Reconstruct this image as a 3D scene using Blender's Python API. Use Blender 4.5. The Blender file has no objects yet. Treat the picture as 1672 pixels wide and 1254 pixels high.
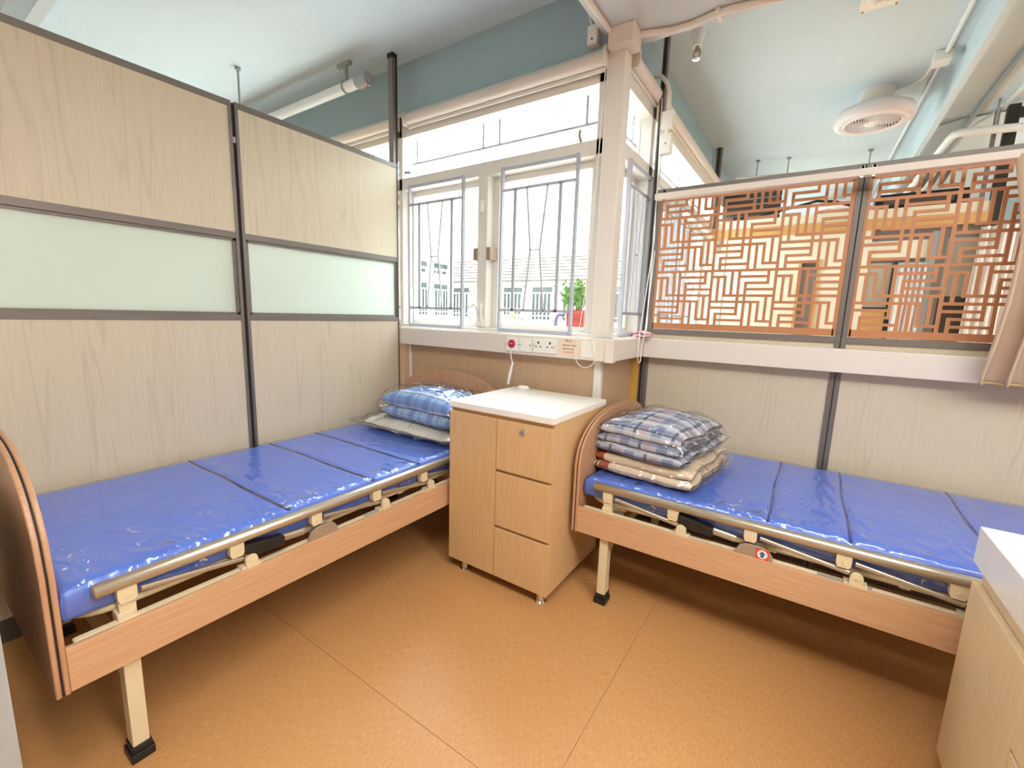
import bpy, bmesh, math, random
from mathutils import Vector, Matrix, noise
random.seed(7)
C = bpy.context.scene.collection
SC = bpy.context.scene
PI = math.pi

# ------------------------------------------------------------------ camera
yaw, pit, rol = -0.59035, -0.15820, 0.03114
fwd = Vector((math.sin(yaw)*math.cos(pit), math.cos(yaw)*math.cos(pit), math.sin(pit)))
rgt = Vector((math.cos(yaw), -math.sin(yaw), 0)); up = rgt.cross(fwd)
r2 = rgt*math.cos(rol) + up*math.sin(rol); u2 = up*math.cos(rol) - rgt*math.sin(rol)
cam = bpy.data.cameras.new('camera'); camo = bpy.data.objects.new('camera', cam); C.objects.link(camo)
m = Matrix((r2, u2, -fwd)).transposed().to_4x4(); m.translation = Vector((0, 0, 1.4))
camo.matrix_world = m
cam.sensor_fit = 'HORIZONTAL'; cam.sensor_width = 36; cam.lens = 718.37/1672*36; cam.clip_start = 0.02
SC.camera = camo

# ------------------------------------------------------------------ light
SC.view_settings.view_transform = 'Standard'; SC.view_settings.look = 'None'
SC.view_settings.exposure = 0.4; SC.view_settings.gamma = 1.0; SC.view_settings.use_curve_mapping = False
w = bpy.data.worlds.new('overcast_sky'); SC.world = w; w.use_nodes = True
bg = w.node_tree.nodes['Background']; bg.inputs[0].default_value = (0.87, 0.945, 1.0, 1); bg.inputs[1].default_value = 13.0

def lamp(name, loc, sx, sy, power, col=(1, 0.945, 0.87), rot=(0, 0, 0)):
    l = bpy.data.lights.new(name, 'AREA'); l.shape = 'RECTANGLE'; l.size = sx; l.size_y = sy; l.energy = power; l.color = col
    o = bpy.data.objects.new(name, l); C.objects.link(o); o.location = loc; o.rotation_euler = rot
    return o
# unseen fill lamps added to brighten the ward and its ceiling (fittings built further down)
FILL_LAMPS = [((-0.1, 0.1, 2.74), 1.2, 0.3, 26), ((1.2, 0.4, 2.74), 1.2, 0.3, 30), ((2.5, 0.2, 2.74), 1.2, 0.3, 28),
              ((2.7, 4.2, 2.72), 1.2, 0.3, 40), ((2.7, 6.0, 2.72), 1.2, 0.3, 34), ((-4.7, -0.9, 2.72), 1.2, 0.3, 22)]
for loc, sx, sy, p in FILL_LAMPS:      # added fill: one lamp shines down, one up at the ceiling
    lamp('fill_light_down', (loc[0], loc[1], loc[2]-0.045), sx, sy, p)
    lamp('fill_light_up', (loc[0], loc[1], loc[2]+0.045), sx, sy, p*0.9, rot=(PI, 0, 0))

# ------------------------------------------------------------------ materials
def srgb(r, g, b):
    f = lambda c: (c/255/12.92) if c/255 <= 0.04045 else ((c/255+0.055)/1.055)**2.4
    return (f(r), f(g), f(b), 1)
def new_mat(name):
    mt = bpy.data.materials.new(name); mt.use_nodes = True
    nt = mt.node_tree; bs = nt.nodes['Principled BSDF']
    return mt, nt, bs
def plain(name, col, rough=0.5, metal=0.0, var=0.05, nscale=8.0, bump=0.0, bscale=60.0, coat=0.0):
    mt, nt, bs = new_mat(name)
    bs.inputs['Roughness'].default_value = rough; bs.inputs['Metallic'].default_value = metal
    if coat: bs.inputs['Coat Weight'].default_value = coat; bs.inputs['Coat Roughness'].default_value = 0.08
    tc = nt.nodes.new('ShaderNodeTexCoord')
    n = nt.nodes.new('ShaderNodeTexNoise'); n.inputs['Scale'].default_value = nscale; n.inputs['Detail'].default_value = 5
    nt.links.new(tc.outputs['Object'], n.inputs['Vector'])
    mx = nt.nodes.new('ShaderNodeMix'); mx.data_type = 'RGBA'
    c = col[:3]
    mx.inputs['A'].default_value = tuple(x*(1-var) for x in c)+(1,); mx.inputs['B'].default_value = tuple(min(1, x*(1+var)) for x in c)+(1,)
    nt.links.new(n.outputs['Fac'], mx.inputs['Factor']); nt.links.new(mx.outputs['Result'], bs.inputs['Base Color'])
    if bump:
        n2 = nt.nodes.new('ShaderNodeTexNoise'); n2.inputs['Scale'].default_value = bscale; n2.inputs['Detail'].default_value = 4
        nt.links.new(tc.outputs['Object'], n2.inputs['Vector'])
        b = nt.nodes.new('ShaderNodeBump'); b.inputs['Strength'].default_value = bump; b.inputs['Distance'].default_value = 0.01
        nt.links.new(n2.outputs['Fac'], b.inputs['Height']); nt.links.new(b.outputs['Normal'], bs.inputs['Normal'])
    return mt
def wood(name, c1, c2, stretch=(60, 60, 2.2), rough=0.45, cath=0.0, cath_map=(1, 1, 1), fine=0.6):
    """fine straight grain along the axis with the small stretch, and optional broad cathedral figure"""
    mt, nt, bs = new_mat(name); bs.inputs['Roughness'].default_value = rough
    tc = nt.nodes.new('ShaderNodeTexCoord')
    mp = nt.nodes.new('ShaderNodeMapping'); mp.inputs['Scale'].default_value = stretch
    nt.links.new(tc.outputs['Object'], mp.inputs['Vector'])
    n = nt.nodes.new('ShaderNodeTexNoise'); n.inputs['Scale'].default_value = 1.6; n.inputs['Detail'].default_value = 6; n.inputs['Roughness'].default_value = fine
    nt.links.new(mp.outputs['Vector'], n.inputs['Vector'])
    rp = nt.nodes.new('ShaderNodeValToRGB'); rp.color_ramp.elements[0].position = 0.32; rp.color_ramp.elements[1].position = 0.68
    rp.color_ramp.elements[0].color = c2; rp.color_ramp.elements[1].color = c1
    nt.links.new(n.outputs['Fac'], rp.inputs['Fac'])
    out = rp.outputs['Color']
    if cath:
        mp2 = nt.nodes.new('ShaderNodeMapping'); mp2.inputs['Scale'].default_value = cath_map
        nt.links.new(tc.outputs['Object'], mp2.inputs['Vector'])
        n2 = nt.nodes.new('ShaderNodeTexNoise'); n2.inputs['Scale'].default_value = 1.0; n2.inputs['Detail'].default_value = 2.5; n2.inputs['Roughness'].default_value = 0.45
        nt.links.new(mp2.outputs['Vector'], n2.inputs['Vector'])
        ma = nt.nodes.new('ShaderNodeMath'); ma.operation = 'MULTIPLY'; ma.inputs[1].default_value = 18
        nt.links.new(n2.outputs['Fac'], ma.inputs[0])
        fr = nt.nodes.new('ShaderNodeMath'); fr.operation = 'PINGPONG'; fr.inputs[1].default_value = 1
        nt.links.new(ma.outputs[0], fr.inputs[0])
        r2_ = nt.nodes.new('ShaderNodeValToRGB'); r2_.color_ramp.elements[0].position = 0.0; r2_.color_ramp.elements[1].position = 0.35
        r2_.color_ramp.elements[0].color = (cath, cath, cath, 1); r2_.color_ramp.elements[1].color = (0, 0, 0, 1)
        nt.links.new(fr.outputs[0], r2_.inputs['Fac'])
        # the figure only shows in some strips of the board
        mp3 = nt.nodes.new('ShaderNodeMapping'); mp3.inputs['Scale'].default_value = tuple(0.8*a for a in cath_map[:2])+(0.12,)
        nt.links.new(tc.outputs['Object'], mp3.inputs['Vector'])
        n3 = nt.nodes.new('ShaderNodeTexNoise'); n3.inputs['Scale'].default_value = 1.1; n3.inputs['Detail'].default_value = 1
        nt.links.new(mp3.outputs['Vector'], n3.inputs['Vector'])
        r3 = nt.nodes.new('ShaderNodeValToRGB'); r3.color_ramp.elements[0].position = 0.5; r3.color_ramp.elements[1].position = 0.62
        nt.links.new(n3.outputs['Fac'], r3.inputs['Fac'])
        mm = nt.nodes.new('ShaderNodeMath'); mm.operation = 'MULTIPLY'
        nt.links.new(r2_.outputs['Color'], mm.inputs[0]); nt.links.new(r3.outputs['Color'], mm.inputs[1])
        mx = nt.nodes.new('ShaderNodeMix'); mx.data_type = 'RGBA'; mx.blend_type = 'MULTIPLY'
        mx.inputs['B'].default_value = (0.45, 0.38, 0.3, 1)
        nt.links.new(mm.outputs[0], mx.inputs['Factor']); nt.links.new(out, mx.inputs['A'])
        out = mx.outputs['Result']
    nt.links.new(out, bs.inputs['Base Color'])
    b = nt.nodes.new('ShaderNodeBump'); b.inputs['Strength'].default_value = 0.06; b.inputs['Distance'].default_value = 0.004
    nt.links.new(n.outputs['Fac'], b.inputs['Height']); nt.links.new(b.outputs['Normal'], bs.inputs['Normal'])
    return mt
def schlick(nt, f0=0.04):
    lw = nt.nodes.new('ShaderNodeLayerWeight'); lw.inputs['Blend'].default_value = 0.5
    p = nt.nodes.new('ShaderNodeMath'); p.operation = 'POWER'; p.inputs[1].default_value = 5; nt.links.new(lw.outputs['Facing'], p.inputs[0])
    a = nt.nodes.new('ShaderNodeMath'); a.operation = 'MULTIPLY_ADD'; a.inputs[1].default_value = 1-f0; a.inputs[2].default_value = f0; nt.links.new(p.outputs[0], a.inputs[0])
    return a, lw
def film(name, tint=(1, 1, 1), opac=0.1, rough=0.06, bump=0.5, bscale=(14, 14, 14), white=0.0, det=4, ridge=None):
    """clear plastic film: mostly see-through, with sharp wrinkled highlights"""
    mt = bpy.data.materials.new(name); mt.use_nodes = True; nt = mt.node_tree; nt.nodes.clear()
    out = nt.nodes.new('ShaderNodeOutputMaterial')
    tr = nt.nodes.new('ShaderNodeBsdfTransparent'); tr.inputs[0].default_value = tuple(tint)+(1,)
    gl = nt.nodes.new('ShaderNodeBsdfGlossy'); gl.inputs['Roughness'].default_value = rough
    fr, lw = schlick(nt)
    ad = nt.nodes.new('ShaderNodeMath'); ad.operation = 'ADD'; ad.inputs[1].default_value = opac; ad.use_clamp = True
    nt.links.new(fr.outputs[0], ad.inputs[0])
    tc = nt.nodes.new('ShaderNodeTexCoord'); mp = nt.nodes.new('ShaderNodeMapping'); mp.inputs['Scale'].default_value = bscale
    nt.links.new(tc.outputs['Object'], mp.inputs['Vector'])
    n = nt.nodes.new('ShaderNodeTexNoise'); n.inputs['Scale'].default_value = 1; n.inputs['Detail'].default_value = det; n.inputs['Distortion'].default_value = 1.2
    nt.links.new(mp.outputs['Vector'], n.inputs['Vector'])
    b = nt.nodes.new('ShaderNodeBump'); b.inputs['Strength'].default_value = bump; b.inputs['Distance'].default_value = 0.02
    h = n.outputs['Fac']
    if ridge:      # taut creases, crowding towards the front edge of the wrapped thing
        n.noise_type = 'RIDGED_MULTIFRACTAL'; n.inputs['Distortion'].default_value = 0.6
        sp = nt.nodes.new('ShaderNodeSeparateXYZ'); nt.links.new(tc.outputs['Object'], sp.inputs[0])
        mr = nt.nodes.new('ShaderNodeMapRange'); mr.inputs[1].default_value = ridge[0]; mr.inputs[2].default_value = ridge[1]; mr.inputs[3].default_value = 1.0; mr.inputs[4].default_value = ridge[2]
        nt.links.new(sp.outputs['Y'], mr.inputs[0])
        mu = nt.nodes.new('ShaderNodeMath'); mu.operation = 'MULTIPLY'; nt.links.new(h, mu.inputs[0]); nt.links.new(mr.outputs[0], mu.inputs[1]); h = mu.outputs[0]
    nt.links.new(h, b.inputs['Height'])
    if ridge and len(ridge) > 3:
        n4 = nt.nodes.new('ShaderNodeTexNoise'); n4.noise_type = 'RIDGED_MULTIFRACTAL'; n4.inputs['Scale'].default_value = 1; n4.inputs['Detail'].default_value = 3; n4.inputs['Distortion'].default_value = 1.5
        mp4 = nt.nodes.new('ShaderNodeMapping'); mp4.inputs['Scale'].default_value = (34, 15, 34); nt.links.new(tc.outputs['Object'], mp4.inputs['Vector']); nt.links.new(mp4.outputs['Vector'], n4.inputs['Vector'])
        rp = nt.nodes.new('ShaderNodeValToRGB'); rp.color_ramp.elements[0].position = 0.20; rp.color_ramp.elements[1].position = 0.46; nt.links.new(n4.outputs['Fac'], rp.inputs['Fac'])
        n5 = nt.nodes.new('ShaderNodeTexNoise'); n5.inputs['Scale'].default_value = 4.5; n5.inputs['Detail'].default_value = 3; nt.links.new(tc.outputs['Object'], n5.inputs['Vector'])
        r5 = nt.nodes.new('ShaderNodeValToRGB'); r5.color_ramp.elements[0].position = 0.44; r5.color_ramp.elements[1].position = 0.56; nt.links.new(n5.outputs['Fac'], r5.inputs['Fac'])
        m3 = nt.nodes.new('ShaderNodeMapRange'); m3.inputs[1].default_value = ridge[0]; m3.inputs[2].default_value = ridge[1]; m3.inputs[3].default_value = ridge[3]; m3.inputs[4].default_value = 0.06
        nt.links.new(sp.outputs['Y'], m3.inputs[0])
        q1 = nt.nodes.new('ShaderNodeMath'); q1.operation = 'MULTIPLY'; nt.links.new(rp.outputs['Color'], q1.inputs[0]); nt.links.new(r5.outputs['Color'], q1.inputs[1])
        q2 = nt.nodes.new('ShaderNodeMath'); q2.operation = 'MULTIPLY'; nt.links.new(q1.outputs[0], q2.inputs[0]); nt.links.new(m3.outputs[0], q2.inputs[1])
        crease_glints = q2.outputs[0]; white = 0.5  # white streaks paint wrinkle highlights into the film's colour
    else: crease_glints = None
    nt.links.new(b.outputs['Normal'], gl.inputs['Normal']); nt.links.new(b.outputs['Normal'], lw.inputs['Normal'])
    mx = nt.nodes.new('ShaderNodeMixShader')
    base = tr.outputs[0]
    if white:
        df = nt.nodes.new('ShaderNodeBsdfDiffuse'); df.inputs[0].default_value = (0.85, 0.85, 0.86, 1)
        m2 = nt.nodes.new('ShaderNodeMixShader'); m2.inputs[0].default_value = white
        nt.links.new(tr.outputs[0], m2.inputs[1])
        if crease_glints is not None: nt.links.new(crease_glints, m2.inputs[0]); nt.links.new(df.outputs[0], m2.inputs[2]); base = m2.outputs[0]
    nt.links.new(ad.outputs[0], mx.inputs[0]); nt.links.new(base, mx.inputs[1]); nt.links.new(gl.outputs[0], mx.inputs[2])
    nt.links.new(mx.outputs[0], out.inputs[0])
    return mt
def pane_glass(name):
    mt = bpy.data.materials.new(name); mt.use_nodes = True; nt = mt.node_tree; nt.nodes.clear()
    out = nt.nodes.new('ShaderNodeOutputMaterial'); tr = nt.nodes.new('ShaderNodeBsdfTransparent'); tr.inputs[0].default_value = (0.96, 0.98, 0.97, 1)
    gl = nt.nodes.new('ShaderNodeBsdfGlossy'); gl.inputs['Roughness'].default_value = 0.02
    fr, lw = schlick(nt)
    mx = nt.nodes.new('ShaderNodeMixShader'); nt.links.new(fr.outputs[0], mx.inputs[0]); nt.links.new(tr.outputs[0], mx.inputs[1]); nt.links.new(gl.outputs[0], mx.inputs[2])
    nt.links.new(mx.outputs[0], out.inputs[0]); return mt
def frosted(name):
    mt = bpy.data.materials.new(name); mt.use_nodes = True; nt = mt.node_tree; nt.nodes.clear()
    out = nt.nodes.new('ShaderNodeOutputMaterial')
    tl = nt.nodes.new('ShaderNodeBsdfTranslucent'); tl.inputs[0].default_value = (0.86, 0.93, 0.88, 1)
    df = nt.nodes.new('ShaderNodeBsdfDiffuse'); df.inputs[0].default_value = (0.72, 0.78, 0.72, 1)
    gl = nt.nodes.new('ShaderNodeBsdfGlossy'); gl.inputs['Roughness'].default_value = 0.3
    n = nt.nodes.new('ShaderNodeTexNoise'); n.inputs['Scale'].default_value = 300
    b = nt.nodes.new('ShaderNodeBump'); b.inputs['Strength'].default_value = 0.05; nt.links.new(n.outputs['Fac'], b.inputs['Height'])
    nt.links.new(b.outputs['Normal'], gl.inputs['Normal'])
    m1 = nt.nodes.new('ShaderNodeMixShader'); m1.inputs[0].default_value = 0.45
    m2 = nt.nodes.new('ShaderNodeMixShader'); m2.inputs[0].default_value = 0.07
    nt.links.new(tl.outputs[0], m1.inputs[1]); nt.links.new(df.outputs[0], m1.inputs[2])
    nt.links.new(m1.outputs[0], m2.inputs[1]); nt.links.new(gl.outputs[0], m2.inputs[2]); nt.links.new(m2.outputs[0], out.inputs[0]); return mt
def plaid(name, base, stripes_u, stripes_v, rough=0.9):
    """woven check from the blanket's own UVs; stripes = list of (period, start, end, colour, strength)"""
    mt, nt, bs = new_mat(name); bs.inputs['Roughness'].default_value = rough
    uv = nt.nodes.new('ShaderNodeTexCoord'); sp = nt.nodes.new('ShaderNodeSeparateXYZ'); nt.links.new(uv.outputs['UV'], sp.inputs[0])
    cur = None
    for ax, L in (('X', stripes_u), ('Y', stripes_v)):
        for per, a, b, col, st in L:
            md = nt.nodes.new('ShaderNodeMath'); md.operation = 'WRAP'; md.inputs[1].default_value = per; md.inputs[2].default_value = 0
            nt.links.new(sp.outputs[ax], md.inputs[0])
            g = nt.nodes.new('ShaderNodeMath'); g.operation = 'COMPARE'; g.inputs[1].default_value = (a+b)/2; g.inputs[2].default_value = (b-a)/2
            nt.links.new(md.outputs[0], g.inputs[0])
            ml = nt.nodes.new('ShaderNodeMath'); ml.operation = 'MULTIPLY'; ml.inputs[1].default_value = st; nt.links.new(g.outputs[0], ml.inputs[0])
            mx = nt.nodes.new('ShaderNodeMix'); mx.data_type = 'RGBA'; mx.inputs['B'].default_value = col
            if cur is None: mx.inputs['A'].default_value = base
            else: nt.links.new(cur, mx.inputs['A'])
            nt.links.new(ml.outputs[0], mx.inputs['Factor']); cur = mx.outputs['Result']
    nt.links.new(cur, bs.inputs['Base Color'])
    n = nt.nodes.new('ShaderNodeTexNoise'); n.inputs['Scale'].default_value = 350
    b = nt.nodes.new('ShaderNodeBump'); b.inputs['Strength'].default_value = 0.4; b.inputs['Distance'].default_value = 0.004
    nt.links.new(n.outputs['Fac'], b.inputs['Height']); nt.links.new(b.outputs['Normal'], bs.inputs['Normal'])
    return mt
def floor_mat(name):
    mt, nt, bs = new_mat(name)
    tc = nt.nodes.new('ShaderNodeTexCoord'); mp = nt.nodes.new('ShaderNodeMapping'); mp.inputs['Scale'].default_value = (330, 42, 1)
    nt.links.new(tc.outputs['Object'], mp.inputs['Vector'])
    n = nt.nodes.new('ShaderNodeTexNoise'); n.inputs['Scale'].default_value = 1; n.inputs['Detail'].default_value = 4; nt.links.new(mp.outputs['Vector'], n.inputs['Vector'])
    rp = nt.nodes.new('ShaderNodeValToRGB'); e = rp.color_ramp.elements
    e[0].position = 0.3; e[0].color = srgb(190, 136, 82); e[1].position = 0.72; e[1].color = srgb(214, 164, 110)
    k = e.new(0.5); k.color = srgb(203, 150, 95)
    nt.links.new(n.outputs['Fac'], rp.inputs['Fac'])
    n2 = nt.nodes.new('ShaderNodeTexNoise'); n2.inputs['Scale'].default_value = 1.3; n2.inputs['Detail'].default_value = 3; nt.links.new(tc.outputs['Object'], n2.inputs['Vector'])
    mx = nt.nodes.new('ShaderNodeMix'); mx.data_type = 'RGBA'; mx.blend_type = 'MULTIPLY'; mx.inputs['B'].default_value = (0.9, 0.88, 0.86, 1)
    nt.links.new(n2.outputs['Fac'], mx.inputs['Factor']); nt.links.new(rp.outputs['Color'], mx.inputs['A']); nt.links.new(mx.outputs['Result'], bs.inputs['Base Color'])
    bs.inputs['Roughness'].default_value = 0.36
    b = nt.nodes.new('ShaderNodeBump'); b.inputs['Strength'].default_value = 0.18; b.inputs['Distance'].default_value = 0.004
    nt.links.new(n.outputs['Fac'], b.inputs['Height']); nt.links.new(b.outputs['Normal'], bs.inputs['Normal'])
    return mt

M = dict(
    ceil=plain('ceiling_paint', srgb(204, 220, 230), 0.85, var=0.03, bump=0.1, bscale=40),
    teal=plain('teal_wall_paint', srgb(164, 188, 198), 0.8, var=0.04, bump=0.08, bscale=50),
    wallw=plain('white_wall_paint', srgb(222, 220, 212), 0.8, var=0.03),
    cream_lam=wood('cream_laminate', srgb(212, 198, 175), srgb(206, 191, 167), (70, 70, 2.5), 0.5, 0.2, (8, 8, 0.55)),
    bed_wood=wood('bed_board_wood', srgb(212, 172, 136), srgb(197, 152, 114), (3, 60, 70), 0.4, 0.15, (0.8, 6, 9)),
    bed_end=wood('bed_end_wood', srgb(196, 152, 118), srgb(180, 134, 100), (90, 90, 3), 0.42),
    tan_lam=wood('tan_wall_laminate', srgb(206, 174, 144), srgb(195, 160, 128), (110, 110, 3), 0.5),
    cab=wood('cabinet_oak', srgb(218, 181, 134), srgb(204, 165, 118), (130, 130, 4), 0.45),
    cab_pale=wood('pale_cabinet_oak', srgb(232, 208, 172), srgb(222, 194, 154), (110, 110, 4), 0.45),
    band=wood('yellow_wood', srgb(222, 176, 112), srgb(208, 158, 92), (2, 60, 60), 0.5),
    frame_gray=plain('grey_aluminium', srgb(124, 116, 111), 0.42, 0.35, 0.04),
    dark_gap=plain('dark_rubber', srgb(38, 34, 34), 0.7),
    black=plain('black_plastic', srgb(28, 27, 27), 0.45),
    frost=frosted('frosted_glass'), glass=pane_glass('window_glass'),
    white=plain('white_paint', srgb(232, 226, 218), 0.5, var=0.03),
    trunk=plain('trunking_white', srgb(228, 217, 207), 0.42, var=0.02),
    plastic=plain('white_plastic', srgb(238, 234, 228), 0.35, var=0.02),
    beam_p=plain('beam_paint', srgb(205, 208, 210), 0.8, var=0.03),
    grille=plain('grille_grey_paint', srgb(186, 189, 202), 0.45, 0.1, 0.03),
    grille_d=plain('transom_grille_paint', srgb(168, 166, 180), 0.5),
    cream_metal=plain('cream_metal', srgb(222, 206, 172), 0.42, 0.0, 0.03),
    silver=plain('satin_silver', srgb(192, 184, 168), 0.34, 0.8, 0.04),
    chrome=plain('chrome', srgb(215, 215, 215), 0.12, 1.0, 0.02),
    taupe=plain('taupe_plastic', srgb(160, 138, 118), 0.5),
    blue=plain('blue_vinyl', srgb(80, 116, 212), 0.34, 0.0, 0.06, 5, 0.12, 30),
    piping_blue=plain('blue_piping', srgb(50, 66, 140), 0.5),
    piping=plain('piping', srgb(58, 50, 92), 0.6),
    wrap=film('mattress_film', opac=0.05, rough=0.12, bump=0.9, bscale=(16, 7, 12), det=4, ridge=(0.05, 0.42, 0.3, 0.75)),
    bag=film('clear_bag', opac=0.05, rough=0.09, bump=0.9, bscale=(14, 14, 14), white=0.09, ridge=(9, 10, 1)),
    bag_w=film('bag_fringe', opac=0.07, rough=0.1, bump=0.9, bscale=(18, 18, 18), white=0.13, ridge=(9, 10, 1)),
    floor=floor_mat('vinyl_floor'),
    lattice=plain('lattice_copper_brown', srgb(190, 128, 88), 0.45, 0.1, 0.04),
    curtain=plain('beige_curtain', srgb(206, 180, 156), 0.85, 0, 0.05, 6, 0.25, 300),
    curtain_w=plain('pale_curtain', srgb(236, 226, 220), 0.85, 0, 0.04),
    hem=plain('gold_hem', srgb(214, 190, 140), 0.7),
    quartz=plain('white_top', srgb(240, 236, 230), 0.28, 0, 0.03, 90),
    base=plain('dark_baseboard', srgb(92, 84, 78), 0.5),
    red=plain('red_button', srgb(176, 30, 66), 0.35), redp=plain('red_pot', srgb(190, 66, 60), 0.5),
    paper=plain('notice_paper', srgb(238, 214, 190), 0.7), ink=plain('ink', srgb(80, 70, 70), 0.8), orange_ink=plain('orange_ink', srgb(228, 130, 96), 0.8),
    sticker_red=plain('sticker_red', srgb(226, 66, 40), 0.5), sticker_blue=plain('sticker_blue', srgb(36, 96, 160), 0.5), sticker_white=plain('sticker_white', srgb(240, 240, 238), 0.5),
    yellow=plain('yellow_strip', srgb(214, 166, 78), 0.6), pink=plain('pink_cloth', srgb(226, 178, 182), 0.8),
    leaf=plain('leaf_green', srgb(120, 160, 84), 0.6, 0, 0.35, 30), dry=plain('dry_stems', srgb(220, 196, 140), 0.7, 0, 0.15, 30), flower=plain('magenta_petals', srgb(214, 70, 190), 0.6),
    purple=plain('purple_pipe', srgb(120, 110, 160), 0.5),
    facade=plain('facade_paint', srgb(190, 184, 168), 0.8), facade_y=plain('facade_cream', srgb(190, 182, 160), 0.8), louvre=plain('louvre', srgb(190, 184, 170), 0.6),
    far_glass=plain('far_glass', srgb(46, 54, 54), 0.25), grey_door=plain('grey_door', srgb(150, 144, 142), 0.6), dark_door=plain('dark_door', srgb(70, 64, 56), 0.6),
    gpanel=plain('grey_green_panel', srgb(178, 172, 154), 0.6), cream_wall=plain('cream_wall', srgb(238, 230, 208), 0.7),
    pipe=plain('pipe_white', srgb(226, 230, 230), 0.4), pipe_g=plain('pipe_grey', srgb(150, 158, 160), 0.5), fan=plain('fan_plastic', srgb(232, 224, 226), 0.35),
    white_cab=plain('white_cabinet', srgb(172, 176, 178), 0.5),
    cloth_beige=plaid('beige_blanket', srgb(226, 204, 176), [(2.0, 0.0, 0.012, srgb(44, 30, 34), 1), (2.0, 0.02, 0.075, srgb(160, 76, 44), 1)], [(0.2, 0.1, 0.103, srgb(180, 150, 130), 0.6)]),
    pillow=plain('pillow_cotton', srgb(226, 220, 206), 0.9, 0, 0.04, 12, 0.2, 30),
    plaid_blue=plaid('blue_plaid', srgb(150, 186, 228), [(0.16, 0.0, 0.05, srgb(86, 120, 196), 0.65), (0.16, 0.09, 0.096, srgb(70, 60, 90), 0.8)],
                     [(0.15, 0.02, 0.07, srgb(92, 128, 204), 0.6), (0.15, 0.10, 0.107, srgb(70, 60, 96), 0.8), (0.15, 0.075, 0.095, srgb(236, 240, 246), 0.5)]),
    plaid_grey=plaid('grey_plaid', srgb(176, 186, 204), [(0.19, 0.0, 0.05, srgb(92, 98, 140), 0.6), (0.19, 0.10, 0.115, srgb(64, 60, 70), 0.8), (0.19, 0.13, 0.17, srgb(196, 150, 132), 0.45)],
                     [(0.13, 0.0, 0.035, srgb(88, 96, 140), 0.6), (0.13, 0.06, 0.068, srgb(60, 56, 66), 0.85), (0.13, 0.085, 0.11, srgb(222, 222, 226), 0.6)]),
)

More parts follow.
